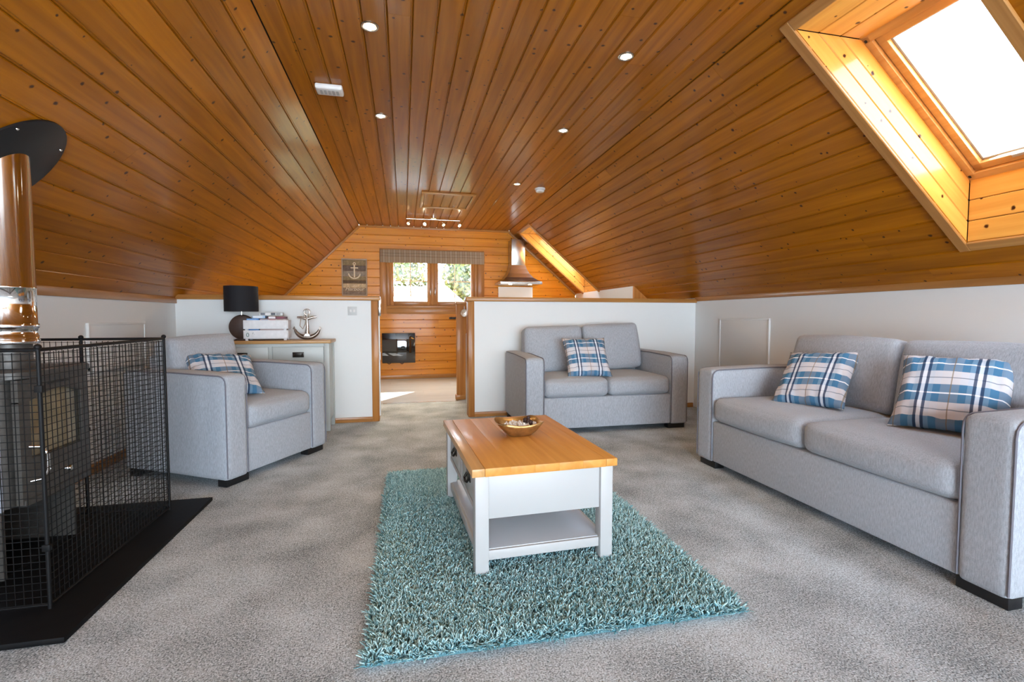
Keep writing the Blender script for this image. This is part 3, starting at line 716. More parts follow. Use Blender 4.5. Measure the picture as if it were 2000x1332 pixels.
# ------------------------------------------------------------------ seating
def piping_loop(pts, par, r=.0042): return tube('piping', pts, r, M['piping'], par, 6)
def make_seat(name, W_, Dp, nseat, aw, label, cat, loc, rz, back=None, armh=.69, seat_top=.50, seed=1, bh=.44):
    t = empty(name, loc, rz, label, cat)
    R = random.Random(seed); F_ = M['fabric']; z0 = .05
    iw = W_-2*aw; h = W_/2; d = Dp/2
    # base: front rail, deck
    bm = bmesh.new(); addbox(bm, (-iw/2-.004, -d+.012, z0), (iw/2+.004, d-.02, .33), .012, 3); frombm('base', bm, F_, t, autosmooth=40)
    bm = bmesh.new(); addbox(bm, (-iw/2-.004, d-.17, .30), (iw/2+.004, d-.02, .79), .03, 4); frombm('back_frame', bm, F_, t, autosmooth=50)
    for sg in (-1, 1):
        cx = sg*(h-aw/2)
        def shp(p): return (p[0], p[1], p[2] + (.010*(p[1]/d if p[1] < 0 else 0)) + .006*math.cos(p[0]/aw*PI)*(1 if p[2] > .2 else 0))
        a = soft('arm', (aw, Dp, armh-z0), .028, F_, t, (.004, .002, .004), 12, loc=(cx, 0, (armh+z0)/2), shape=shp)
        zt = (armh-z0)/2; zb = -zt
        for s2 in (-1, 1):
            x = s2*(aw/2-.004); e = .014
            pts = [(x, -d+.004, zb+.01), (x, -d+.003, zt-.07)] + [(x, -d+.003+.05*(1-math.cos(q)), zt-.061+.05*math.sin(q)) for q in (PI/8, PI/4, 3*PI/8, PI/2)] + [(x, 0, zt-.001), (x, d-.06, zt-.003)]
            piping_loop(pts, a)
    cwid = iw/nseat
    for k in range(nseat):
        x = -iw/2+cwid*(k+.5)
        soft('seat_cushion', (cwid-.006, Dp-.19, .165), .05, F_, t, (.0, .022, .022), 16, .0025, loc=(x, -.098, seat_top-.088), seed=seed*10+k)
    for k in range(nseat):
        x = -iw/2+cwid*(k+.5); b = (back or {}).get(k, (0, 0, 0, 0))
        soft('back_cushion', (cwid-.012+b[3], .19, bh), .045, F_, t, (.006, .035, .008), 16, .006, loc=(x+b[0], d-.22, seat_top+bh/2-.02+b[1]), rot=(-.20, b[2], 0), seed=seed*20+k)
    for sx_ in (-1, 1):
        for sy_ in (-1, 1):
            box('foot', (sx_*(h-.10)-.085, sy_*(d-.06)-.035, 0), (sx_*(h-.10)+.085, sy_*(d-.06)+.035, z0+.004), M['black'], t, .003)
    return t
# long sofa on the right, facing -X
SOFA = make_seat('sofa', 1.86, .92, 2, .172, 'long grey fabric sofa under the big skylight along the right wall', 'sofa', (2.53, 2.155, 0), -PI/2, armh=.695, seed=1)
# loveseat against the right half wall
LOVE = make_seat('sofa', 1.58, .88, 2, .172, 'smaller grey two seat sofa against the right half wall', 'sofa', (1.825, 4.49, 0), 0, {0: (-.035, .0, -.015, 0), 1: (-.02, .025, -.05, 0)}, armh=.695, seed=2, bh=.47)
# armchair
ARM = make_seat('armchair', .93, .86, 1, .165, 'grey fabric armchair beside the fireguard and sideboard', 'armchair', (-1.206, 3.82, 0), math.radians(61), {0: (-.065, -.01, -.045, -.075)}, armh=.70, seed=3, bh=.44)

def pillow(label, w_, h_, t_, loc, rot, seed, group='blue tartan scatter cushions', mat=None):
    n = 30; R = random.Random(seed); V = []; F = []
    ph = [R.uniform(0, 6.28) for _ in range(8)]
    for side in (1, -1):
        for i in range(n+1):
            for j in range(n+1):
                u = -1+2*i/n; v = -1+2*j/n
                x = u*w_/2*(1-.085*(1-v*v)*abs(u)**2); y = v*h_/2*(1-.085*(1-u*u)*abs(v)**2)
                q = max(0, (1-u**4)*(1-v**4)); th = t_/2*q**.55*(1-.10*(u*u+v*v))
                edge = (1-q)*q*4
                wr = .0035*edge*(math.sin(13*u+9*v+ph[0])+math.sin(17*v-7*u+ph[1])+math.sin(23*u+ph[2])) + .004*q*math.sin(5*u+3*v+ph[3])
                V.append((x, y, side*th+wr))
    N = (n+1)**2
    for s in (0, 1):
        for i in range(n):
            for j in range(n):
                a = s*N+i*(n+1)+j; f = (a, a+n+1, a+n+2, a+1); F.append(f if s == 0 else f[::-1])
    bm = bmesh.new(); vs = [bm.verts.new(v) for v in V]
    for f in F: bm.faces.new([vs[k] for k in f])
    bmesh.ops.remove_doubles(bm, verts=bm.verts, dist=2e-4)
    o = frombm('cushion', bm, mat or M['blue_tartan'], None, smooth=True)
    # rot: facing direction and the cushion's own rightward direction
    f = Vector(rot[0]).normalized(); x = Vector(rot[1]); x = (x - f*x.dot(f)).normalized(); yv = f.cross(x)
    mm = Matrix((x, yv, f)).transposed().to_4x4(); mm.translation = loc; o.matrix_world = mm
    tag(o, label, 'cushion', group); return o
pillow('blue tartan cushion against the far arm of the long sofa', .43, .43, .13, (2.509, 2.509, 0.664), ((-.655, -.196, .60), (.3513, -.934, .065)), 1)
pillow('large blue tartan cushion by the near arm of the long sofa', .43, .43, .14, (2.528, 1.751, 0.688), ((-.68, -.33, .60), (.4443, -.8959, .003)), 2)
pillow('blue tartan cushion standing in the middle of the smaller sofa', .43, .43, .12, (1.684, 4.270, 0.671), ((-.05, -.80, .55), (.9977, -.0675, 0)), 3)
pillow('blue tartan cushion lying back in the armchair', .43, .43, .12, (-1.206, 3.648, 0.659), ((.34, -.45, .80), (.8482, .5264, -.06)), 4)

# ------------------------------------------------------------------ rug
def rug():
    t = empty('rug', (.535, 2.34, 0), math.radians(-.6), 'teal shaggy rug under the coffee table', 'rug')
    W_, L_ = 1.31, 1.80
    box('backing', (-W_/2+.01, -L_/2+.01, .0), (W_/2-.01, L_/2-.01, .012), M['rug_base'], t)
    n = 62000
    x = rng.uniform(-W_/2, W_/2, n); y = rng.uniform(-L_/2, L_/2, n)
    edge = .003*np.sin(y*23)+.003*np.sin(y*61)
    x = np.clip(x, -W_/2+.008, W_/2-.008) + edge*(np.abs(x) > W_/2-.05)
    y = y + (.004*np.sin(x*29))*(np.abs(y) > L_/2-.05)
    ang = rng.uniform(0, 2*np.pi, n); lean = rng.uniform(.006, .022, n)
    # direction fields make the pile lie in soft patches
    ang = ang + 1.2*np.sin(x*3.1+1)*np.cos(y*2.3)
    hgt = rng.uniform(.015, .034, n); r = rng.uniform(.0022, .0039, n)
    dx, dy = np.cos(ang)*lean, np.sin(ang)*lean
    outx = np.clip((np.abs(x)-(W_/2-.035))/.035, 0, 1)*np.sign(x)*.010; outy = np.clip((np.abs(y)-(L_/2-.035))/.035, 0, 1)*np.sign(y)*.014
    dx, dy = dx+outx, dy+outy; hgt = hgt*(1-.45*np.maximum(np.abs(outx)/.010, np.abs(outy)/.014))
    V = np.zeros((n, 10, 3), np.float32); tw = rng.uniform(0, 2.1, n)
    for lv, (f, hh, rr) in enumerate(((0, 0, 1.), (.35, .6, 1.05), (1., 1., .75))):
        for k in range(3):
            a = tw + k*2.0944 + lv*.4
            V[:, lv*3+k, 0] = x+dx*f+np.cos(a)*r*rr; V[:, lv*3+k, 1] = y+dy*f+np.sin(a)*r*rr; V[:, lv*3+k, 2] = .008+hgt*hh
    V[:, 9, 0] = x+dx*1.15; V[:, 9, 1] = y+dy*1.15; V[:, 9, 2] = .008+hgt*1.05
    tris = []
    for lv in range(2):
        for k in range(3):
            a, b = lv*3+k, lv*3+(k+1) % 3; tris += [(a, b, b+3), (a, b+3, a+3)]
    for k in range(3): tris.append((6+k, 6+(k+1) % 3, 9))
    T = np.array(tris, np.int32); idx = (T[None]+(np.arange(n, dtype=np.int32)*10)[:, None, None]).reshape(-1)
    me = D.meshes.new('shag_pile'); me.vertices.add(n*10); me.vertices.foreach_set('co', V.reshape(-1))
    nt = len(tris)*n; me.loops.add(nt*3); me.loops.foreach_set('vertex_index', idx)
    me.polygons.add(nt); me.polygons.foreach_set('loop_start', np.arange(0, nt*3, 3, dtype=np.int32)); me.polygons.foreach_set('loop_total', np.full(nt, 3, np.int32))
    me.update(calc_edges=True); me.shade_smooth()
    at = me.attributes.new('tint', 'FLOAT', 'POINT')
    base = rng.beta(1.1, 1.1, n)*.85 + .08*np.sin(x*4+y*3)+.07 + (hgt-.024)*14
    tt = np.repeat(base[:, None], 10, 1); tt[:, :3] *= .1; tt[:, 3:6] *= .7  # roots tinted darker: shade in the gaps between tufts put into the yarn colour
    at.data.foreach_set('value', np.clip(tt, 0, 1).astype(np.float32).reshape(-1))
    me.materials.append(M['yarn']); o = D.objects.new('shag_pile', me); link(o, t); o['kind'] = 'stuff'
rug()

# ------------------------------------------------------------------ coffee table
RZ = .030
t = empty('coffee_table', (.545, 2.305, RZ), math.radians(2.2), 'white painted coffee table with oak top on the teal rug', 'coffee table')
tw, tl, th = .62, .93, .428
def cb(name, lo, hi, mat, par=t, bevel=.003): return box(name, lo, hi, mat, par, bevel, 2, origin=True)
WP = M['table_paint']
top = empty('table_top', (0, 0, th-.033)); top.parent = t
for k in range(5):
    x0 = -.2575+.103*k; cb('board', (x0, -tl/2, 0), (x0+.1028, tl/2, .033), M['oak'], top, .0004)
cb('border_board', (-tw/2, -tl/2, 0), (-.2585, tl/2, .033), M['oak_pale'], top, .0025); cb('border_board', (.2585, -tl/2, 0), (tw/2, tl/2, .033), M['oak'], top, .003)
lx, ly, ls = .268, .425, .055
for sx_ in (-1, 1):
    for sy_ in (-1, 1):
        cb('leg', (sx_*lx-ls/2, sy_*ly-ls/2, 0), (sx_*lx+ls/2, sy_*ly+ls/2, th-.033), WP)
ap0, ap1 = .215, th-.033
for sy_ in (-1, 1): cb('end_panel', (-lx+ls/2, sy_*ly-.014, ap0), (lx-ls/2, sy_*ly+.014, ap1), WP)
cb('side_panel', (lx-.018, -ly+ls/2, ap0), (lx+.012, ly-ls/2, ap1), WP)
cb('front_frame', (-lx-.012, -ly+ls/2, ap0), (-lx+.006, ly-ls/2, ap0+.022), WP); cb('front_frame', (-lx-.012, -.012, ap0), (-lx+.006, .012, ap1), WP)
for sy_ in (-1, 1):
    a, b = sorted((sy_*.014, sy_*(ly-ls/2-.002)))
    dr = cb('drawer', (-lx-.010, a, ap0+.026), (-lx+.012, b, ap1-.006), WP)
    c = (a+b)/2; hz = (ap0+ap1)/2+.01
    hd = empty('cup_handle', (-.0110, 0, .012)); hd.parent = dr
    box('handle', (-.004, -.045, -.022), (0, .045, .022), M['cupdark'], dr, .002, loc=(-.011, 0, .008))
    tube('pull', [(-.013, -.034, .010), (-.026, -.032, -.012), (-.028, 0, -.018), (-.026, .032, -.012), (-.013, .034, .010)], .0055, M['cupdark'], dr)
    D.objects.remove(hd)
cb('shelf', (-lx+.0, -ly+.0, .075), (lx-.0, ly-.0, .088), M['shelf_paint'])
for sy_ in (-1, 1): cb('stretcher', (-lx+ls/2, sy_*ly-.012, .045), (lx-ls/2, sy_*ly+.012, .085), WP)
for sx_ in (-1, 1): cb('stretcher', (sx_*lx-.012, -ly+ls/2, .045), (sx_*lx+.012, ly-ls/2, .085), WP)

# decorative bowl
bz = RZ+th
t = empty('bowl', (.560, 2.335, bz), math.radians(3), 'square flared bronze bowl on the coffee table', 'bowl')
bronze = plain('gilded_bronze', (.42, .25, .09), .32, metal=.75, noise=.3, nscale=30)
V, F = [], []
prof = [(.045, .0), (.058, .006), (.080, .024), (.100, .045), (.116, .066), (.113, .066), (.096, .046), (.076, .028), (.055, .012), (.03, .010)]
n = 40
for r_, z in prof:
    for k in range(n):
        a = 2*PI*k/n + PI/4; c, s = math.cos(a), math.sin(a)
        q = (abs(c)**5+abs(s)**5)**(-1/5); up_ = .010*(q-1)/.2*(z/.066) if z > .03 else 0
        V.append((c*q*r_*1.0, s*q*r_*.86, z+up_))
for i in range(len(prof)-1):
    for k in range(n): F.append((i*n+k, i*n+(k+1) % n, (i+1)*n+(k+1) % n, (i+1)*n+k))
F += [tuple(range(n-1, -1, -1)), tuple((len(prof)-1)*n+k for k in range(n))]
mesh('shell', V, F, bronze, t, True)
# potpourri chips in the bowl: stuff
R = random.Random(5); G = []
chip = plain('white_chips', (.80, .78, .74), .6)
bm = bmesh.new()
for k in range(150):
    a, rr = R.uniform(0, 2*PI), R.uniform(0, 1)**.5
    x, y = math.cos(a)*rr*.088, math.sin(a)*rr*.072; z = .040+R.uniform(0, .018)*(1-rr*.3)
    mt = Matrix.Translation((x, y, z)) @ Euler((R.uniform(0, 6), R.uniform(0, 6), R.uniform(0, 6))).to_matrix().to_4x4() @ Matrix.Diagonal((R.uniform(.010, .018), R.uniform(.007, .012), R.uniform(.003, .006), 1))
    bmesh.ops.create_icosphere(bm, subdivisions=1, radius=1, matrix=mt)
o = frombm('pebble_filling', bm, chip, None, loc=(.560, 2.335, bz)); tag(o, 'white pebbles and chips filling the bronze bowl', 'pebbles', None, 'stuff')
for k, (x, y, s, dz) in enumerate([(.048, -.01, .013, .066), (.056, -.03, .011, .064), (.038, .014, .012, .068), (.052, .008, .010, .082)]):
    bm = bmesh.new(); bmesh.ops.create_icosphere(bm, subdivisions=2, radius=s)
    for v_ in bm.verts:
        v_.co *= 1+.22*math.sin(v_.co.x*400+k)*math.cos(v_.co.z*500); v_.co.z *= 1.2
    o = frombm('pine_cone', bm, plain('dark_cone_%d' % k, (.035, .012, .008), .6), None, smooth=True, loc=(.560+x, 2.335+y, bz+dz))
    tag(o, 'tiny dark brown dried cone on the white chips in the bowl', 'dried cone', 'dried cones in the bowl')

# ------------------------------------------------------------------ sideboard and things on it
SX0, SX1, SY0, SH = -1.66, -.665, 4.66, .84
t = empty('sideboard', ((SX0+SX1)/2, (SY0+YH-.02)/2, 0), 0, 'pale grey sideboard with oak top behind the armchair', 'sideboard')
hx = (SX1-SX0)/2; hy = (YH-.02-SY0)/2; GP = M['grey_paint']
box('top', (-hx-.018, -hy-.02, SH-.03), (hx+.018, hy, SH), M['oak_x'], t, .006)
box('carcass', (-hx+.03, -hy+.018, .10), (hx-.006, hy-.005, SH-.03), GP, t, .003)
for sx_ in (-1, 1):
    for sy_ in (-1, 1):
        a = sorted((sx_*hx, sx_*(hx-.045))); b = sorted((sy_*hy, sy_*(hy-.045))); box('leg', (a[0], b[0], 0), (a[1], b[1], SH-.03), GP, t, .003)
box('rail', (-hx+.045, -hy+.004, SH-.055), (hx-.045, -hy+.03, SH-.03), GP, t); box('rail', (-hx+.045, -hy+.004, SH-.235), (hx-.045, -hy+.03, SH-.21), GP, t)
box('stile', (-.014, -hy+.004, .14), (.014, -hy+.03, SH-.055), GP, t); box('plinth_rail', (-hx+.045, -hy+.006, .10), (hx-.045, -hy+.03, .14), GP, t)
for sx_ in (-1, 1):
    a = sorted((sx_*.018, sx_*(hx-.050)))
    d_ = box('drawer', (a[0], -hy+.002, SH-.205), (a[1], -hy+.02, SH-.06), GP, t, .002, origin=True)
    ph_ = box('handle', (-.048, -.016, -.022), (.048, -.009, .026), M['cupdark'], d_, .003)
    tube('pull', [(-.036, -.018, .012), (-.034, -.034, -.008), (0, -.038, -.014), (.034, -.034, -.008), (.036, -.018, .012)], .006, M['cupdark'], d_)
    d_ = box('door', (a[0], -hy+.002, .145), (a[1], -hy+.02, SH-.24), GP, t, .002, origin=True)
    box('panel', (-(a[1]-a[0])/2+.06, -.012, -.17), ((a[1]-a[0])/2-.06, -.008, .17), GP, d_, .001)
    lathe('knob', [(.006, 0), (.006, .015), (.014, .022), (.012, .03), (.001, .032)], M['cupdark'], d_, 16, loc=(-sx_*.17, -.009, .08), rot=(PI/2, 0, 0))
# lamp
t = empty('table_lamp', (-1.437, 4.83, SH), 0, 'brown disc base table lamp with black drum shade on the sideboard', 'lamp')
lathe('base', [(.001, -.032), (.085, -.032), (.108, -.022), (.114, 0), (.108, .022), (.085, .032), (.001, .032)], M['lampbase'], t, 40, loc=(.005, 0, .118), rot=(PI/2, 0, 0))
box('foot', (-.05, -.035, 0), (.06, .035, .012), M['lampbase'], t, .004)
tube('stem', [(.0, 0, .22), (.0, 0, .30)], .008, M['chrome'], t)
bm = bmesh.new(); nn = 48
for r_, z0_, z1_ in ((.139, .26, .488),):
    rings = []
    for (rr, zz) in ((r_, z0_), (r_, z1_), (r_-.003, z1_), (r_-.003, z0_)): rings.append([bm.verts.new((rr*math.cos(2*PI*k/nn), rr*math.sin(2*PI*k/nn), zz)) for k in range(nn)])
    for i in range(4):
        for k in range(nn): bm.faces.new((rings[i][k], rings[i][(k+1) % nn], rings[(i+1) % 4][(k+1) % nn], rings[(i+1) % 4][k]))
frombm('shade', bm, M['shade'], t, autosmooth=40)
G = [tube_geo([(0, 0, .30), (.136*math.cos(a), .136*math.sin(a), .30)], .0015, 5) for a in (0, 2.1, 4.2)]; V_, F_ = join_geo(G); mesh('shade_spider', V_, F_, M['chrome'], t)
# crate
t = empty('wooden_crate', (-1.205, 4.775, SH), math.radians(4), 'white slatted wooden crate on the sideboard', 'crate')
cw, cdp = .176, .10; cwm = plain('white_limewash', (.74, .74, .75), .7, noise=.06, nscale=30)
for (z0_, z1_) in ((.018, .092), (.104, .182)):
    s_ = box('slat', (-cw, -cdp-.006, z0_), (cw, -cdp+.006, z1_), cwm, t, .002, origin=True); box('slat', (-cw, cdp-.006, z0_), (cw, cdp+.006, z1_), cwm, t, .002, origin=True)
    for sx_ in (-1, 1): box('slat', (sx_*cw-.006, -cdp+.007, z0_), (sx_*cw+.006, cdp-.007, z1_), cwm, t, .002, origin=True)
for sx_ in (-1, 1):
    for sy_ in (-1, 1): box('corner_post', (sx_*(cw-.02)-.012, sy_*(cdp-.02)-.012, 0), (sx_*(cw-.02)+.012, sy_*(cdp-.02)+.012, .178), cwm, t, .002)
box('bottom', (-cw+.007, -cdp+.007, .018), (cw-.007, cdp-.007, .026), cwm, t)
ink = plain('grey_green_ink', (.16, .26, .24), .8)
text('lettering', '0', .052, ink, t, (-.145, -cdp-.0065, .034)); text('lettering', 'r.', .03, ink, t, (-.098, -cdp-.0065, .058))
# boxed games and papers piled in the crate, top of the pile showing
def printed(name, lab, size, loc, rz, cols, words=None, tilt=0):
    o_ = empty(name, loc, rz, lab, 'game box' if name == 'game_box' else 'book', 'games and books in the crate'); o_.rotation_euler = (0, tilt, rz)
    a, b, c = size
    box('body', (-a/2, -b/2, 0), (a/2, b/2, c), plain(name+'_cover', cols[0], .5), o_, .002)
    if len(cols) > 1:
        k = len(cols)-1
        for i, cc in enumerate(cols[1:]):
            box('printed_panel', (-a/2+a*.06+a*.88*i/k, -b/2-.0008, max(c*.15, c-.028)), (-a/2+a*.06+a*.88*(i+.85)/k, -b/2, c*.97), plain('print_%d' % i, cc, .5), o_)
    return o_
wx, wy, wz = -1.205, 4.775, SH
printed('game_box', 'blue game box at the left of the crate pile', (.10, .13, .17), (wx-.113, wy, wz+.027), math.radians(4), [(.10, .26, .55), (.22, .40, .68)], tilt=.0)
printed('game_box', 'flat pale box lying in the crate, lowest of the three showing', (.215, .13, .165), (wx+.055, wy, wz+.027), math.radians(4), [(.55, .42, .40), (.30, .34, .50), (.60, .22, .22), (.45, .30, .18)])
printed('book', 'dark red book lying across the crate pile', (.15, .14, .022), (wx+.085, wy-.005, wz+.1925), math.radians(6), [(.12, .02, .03), (.75, .7, .7), (.2, .02, .04)])
printed('game_box', 'light blue box on the crate pile under the white one', (.105, .13, .024), (wx-.060, wy-.004, wz+.198), math.radians(2), [(.38, .52, .70), (.7, .75, .8)])
printed('game_box', 'white box with black lettering, topmost on the crate pile', (.19, .14, .026), (wx+.035, wy+.0, wz+.2225), math.radians(8), [(.62, .64, .62), (.12, .12, .14), (.7, .7, .7), (.05, .05, .06), (.3, .3, .3)])

# anchor sculpture
t = empty('anchor_ornament', (-.875, 4.80, SH), 0, 'silver metal anchor ornament at the right end of the sideboard', 'ornament')
am = plain('aged_silver', (.62, .58, .54), .22, metal=.9, noise=.25, nscale=35); am2 = plain('dark_aged_silver', (.20, .16, .13), .3, metal=.85, noise=.3, nscale=40)
tube('shank', [(0, 0, .055), (.004, 0, .12), (0, 0, .18), (0, 0, .225)], [.024, .014, .014, .02], am, t, 10)
tube('stock', [(-.085, 0, .208), (-.05, 0, .205), (0, 0, .190), (.05, 0, .208), (.085, 0, .212)], [.008, .012, .014, .012, .008], am, t, 10)
tube('ring', [(x, .0, z_) for x, z_ in arc(0, .255, .026, 0, 2*PI, 16)][:-1], .007, am, t, 8, True)
pts = [(x*1.12, 0, z_) for x, z_ in arc(0, .118, .098, PI*1.07, PI*1.93, 16)]
tube('arms', pts, [.010]+[.013+.010*math.sin(PI*k/14) for k in range(15)]+[.010], am2, t, 10)
mesh('crown', [(-.03, -.02, .03), (.03, -.02, .03), (0, -.018, .075), (-.03, .02, .03), (.03, .02, .03), (0, .018, .075)], [(0, 1, 2), (5, 4, 3), (0, 3, 4, 1), (1, 4, 5, 2), (2, 5, 3, 0)], am, t)
for sx_ in (-1, 1): mesh('fluke', [(sx_*.125, -.008, .10), (sx_*.10, -.012, .085), (sx_*.112, -.006, .125), (sx_*.125, .008, .10), (sx_*.10, .012, .085), (sx_*.112, .006, .125)], [(0, 1, 2), (5, 4, 3), (0, 3, 4, 1), (1, 4, 5, 2), (2, 5, 3, 0)], am2, t)
rope = plain('rope', (.42, .34, .26), .9)
tube('rope', [(-.02, -.015, .225), (-.05, -.018, .19), (-.06, -.018, .13), (-.035, -.018, .10), (-.015, -.02, .14), (.0, -.02, .20), (.02, -.015, .235)], .0045, rope, t, 6)

# ------------------------------------------------------------------ hearth, stove, flue, fireguard
o = box('hearth_slab', (XL+.02, 1.78, .001), (-1.075, 3.02, .022), M['slate'], None, .004); tag(o, 'black slate hearth slab under the stove and fireguard', 'hearth')
HZ = .022
SXc, SYc = -1.63, 2.405
t = empty('wood_stove', (SXc, SYc, HZ), 0, 'dark grey wood burning stove with glass door inside the fireguard', 'stove')
# plan outline of the body: bowed front, rounded corners
def outline(w_, bk, fr, bow, rc=.06, n=8):
    """x forward; y across."""
    pts = []
    pts += [(-bk, -w_/2), (fr-rc, -w_/2)]
    pts += [(fr-rc+rc*math.sin(a), -w_/2+rc-rc*math.cos(a)) for a in [PI/2*k/5 for k in range(1, 6)]]
    for k in range(1, n): yy = -w_/2+rc+(w_-2*rc)*k/n; pts.append((fr+bow*(1-(2*yy/(w_-2*rc))**2), yy))
    pts += [(fr-rc+rc*math.cos(a), w_/2-rc+rc*math.sin(a)) for a in [PI/2*k/5 for k in range(0, 6)]]
    pts += [(-bk, w_/2)]
    return pts
def extr(name, pts, z0_, z1_, mat, par, bevel=0):
    bm = bmesh.new(); a = [bm.verts.new((x, y, z0_)) for x, y in pts]; b = [bm.verts.new((x, y, z1_)) for x, y in pts]; k = len(pts)
    bm.faces.new(a[::-1]); bm.faces.new(b)
    for i in range(k): bm.faces.new((a[i], a[(i+1) % k], b[(i+1) % k], b[i]))
    if bevel: bmesh.ops.bevel(bm, geom=[e for e in bm.edges if abs(e.verts[0].co.z-e.verts[1].co.z) < 1e-6], offset=bevel, segments=2, affect='EDGES')
    return frombm(name, bm, mat, par, autosmooth=35)
BW = .45
extr('top_plate', outline(BW+.01, .21, .215, .012), .79, .815, M['stove'], t, .004)
extr('body', outline(BW, .20, .155, .008, .05), .29, .79, M['stove'], t)
# door: frame with arched opening, glass and brick behind
dz0, dz1 = .30, .785
def front_x(yy): return .165+.012*(1-(2*yy/BW)**2)
n = 18; V, F = [], []
door = empty('door', (0, 0, 0)); door.parent = t
gy, gz0_, gz1_ = .155, .47, .73
def arch(yy): return gz1_-.035*(yy/gy)**2
def patch(y0_, y1_, zf0, zf1, nm=None):
    k = 10; vv, ff = [], []
    for i in range(k+1):
        yy = y0_+(y1_-y0_)*i/k; xf = front_x(yy)
        vv += [(xf+.022, yy, zf0(yy)), (xf+.022, yy, zf1(yy)), (xf, yy, zf0(yy)), (xf, yy, zf1(yy))]
    for i in range(k):
        a = 4*i; b = a+4; ff += [(a, b, b+1, a+1), (a+2, a+3, b+3, b+2), (a, a+2, b+2, b), (a+1, b+1, b+3, a+3)]
    ff += [(0, 1, 3, 2), (4*k, 4*k+2, 4*k+3, 4*k+1)]
    return vv, ff
G = [patch(-.205, .205, lambda q: dz0, lambda q: gz0_), patch(-.205, .205, lambda q: arch(q) if abs(q) < gy else .695, lambda q: dz1),
     patch(-.205, -gy, lambda q: gz0_, lambda q: .70), patch(gy, .205, lambda q: gz0_, lambda q: .70)]
V_, F_ = join_geo(G); mesh('door_frame', V_, F_, M['stove'], door)
V_, F_ = patch(-gy, gy, lambda q: gz0_, arch); V_ = [(x+(-.012), y, z) for x, y, z in V_]; mesh('door_glass', V_, F_, M['stove_glass'], door)
V_, F_ = patch(-gy-.01, gy+.01, lambda q: gz0_-.01, lambda q: arch(q)+.01); V_ = [(x-.028, y, z) for x, y, z in V_]; mesh('fire_brick', V_, F_, M['firebrick'], door)
tube('door_handle', [(.185, -.165, .52), (.225, -.150, .515), (.24, -.145, .48), (.24, -.145, .42), (.225, -.150, .385), (.185, -.165, .38)], .006, M['chrome'], door)
lathe('air_control', [(.014, 0), (.014, .016), (.010, .022), (.001, .023)], M['chrome'], door, 18, loc=(.195, .03, .375), rot=(0, PI/2, 0))
tube('vent_slot', [(front_x(-.06)+.023, -.06, .755), (front_x(.06)+.023, .06, .755)], .004, M['black'], door)
mesh('door_lip', *(lambda g: ([(x+.006, y, z) for x, y, z in g[0]], g[1]))(patch(-.2, .2, lambda q: .292, lambda q: .315)), M['stove'], door)
for sy_ in (-1, 1):
    yb = sy_*BW/2
    box('side_cladding', (-.20, min(yb, yb+sy_*.012), .0), (.095, max(yb, yb+sy_*.012), .775), M['stove_side'], t, .005)
    box('side_strip', (.108, min(yb-sy_*.002, yb+sy_*.010), .285), (.140, max(yb-sy_*.002, yb+sy_*.010), .74), M['stove_side'], t, .004)
box('log_store_back', (-.19, -BW/2+.01, 0), (-.175, BW/2-.01, .29), M['black_metal'], t)
box('log_store_base', (-.175, -BW/2+.01, 0), (.10, BW/2-.01, .012), M['black_metal'], t)
for sy_ in (-1, 1): box('pedestal_side', (-.175, sy_*(BW/2-.02)-.008, .012), (.12, sy_*(BW/2-.02)+.008, .29), M['stove'], t)
# flue
t = empty('flue_pipe', (-1.60, 2.42, HZ+.815), 0, 'polished stainless steel flue rising from the stove to the sloping ceiling', 'flue pipe')
lathe('flue_collar', [(.072, 0), (.072, .03), (.066, .034), (.066, .115)], M['stove'], t, 40)
fp = [(.088, .105), (.088, .135), (.085, .137), (.085, .165), (.0885, .168), (.0885, .182), (.085, .185), (.085, .33), (.0865, .332), (.0865, .338), (.085, .34), (.085, 1.0)]
fo_ = lathe('flue_section', fp, M['mirror_steel'], t, 56, ang=60)
for v_ in fo_.data.vertices:
    if v_.co.z > .99: v_.co.z = ZC + (-1.60+v_.co.x-CL)*(ZC-ZL)/(CL-XL) - (HZ+.815) - .0185
for zz in (.11, .176): lathe('locking_band', [(.0885, zz-.009), (.0905, zz-.006), (.0905, zz+.006), (.0885, zz+.009)], M['chrome'], t, 48)
# black ceiling plate on the slope
nn = 56; bm = bmesh.new(); c0 = PLf(0, 2.40, 0); sC = (Vector((-1.60, 0, 0))-Vector((CL, 0, 0))).x/aL.x
ringsF = []
for off_, sc in ((-.002, 1.), (-.010, 1.), (-.012, .985)):
    ringsF.append([bm.verts.new((.265*sc*math.cos(2*PI*k/nn), .19*sc*math.sin(2*PI*k/nn), -off_)) for k in range(nn)])
for a, b in zip(ringsF, ringsF[1:]):
    for k in range(nn): bm.faces.new((a[k], a[(k+1) % nn], b[(k+1) % nn], b[k]))
bm.faces.new(ringsF[2]); bm.faces.new(ringsF[0][::-1])
o = frombm('flue_ceiling_plate', bm, M['black'], None, autosmooth=40)
mm = Matrix((aL, Vector((0, 1, 0)), aL.cross(Vector((0, 1, 0))))).transposed().to_4x4()
if (mm @ Vector((0, 0, 1, 0))).z > 0: mm = Matrix((aL, Vector((0, -1, 0)), aL.cross(Vector((0, -1, 0))))).transposed().to_4x4()
mm.translation = PLf(sC-.02, 2.41, -.0); o.matrix_world = mm
tag(o, 'black oval plate where the flue passes through the ceiling slope', 'flue plate')
for k in range(4):
    a = PI/4+k*PI/2; lathe('screw', [(.006, .012), (.005, .015), (.001, .016)], M['chrome'], o, 10, loc=(.24*math.cos(a), .172*math.sin(a), 0))
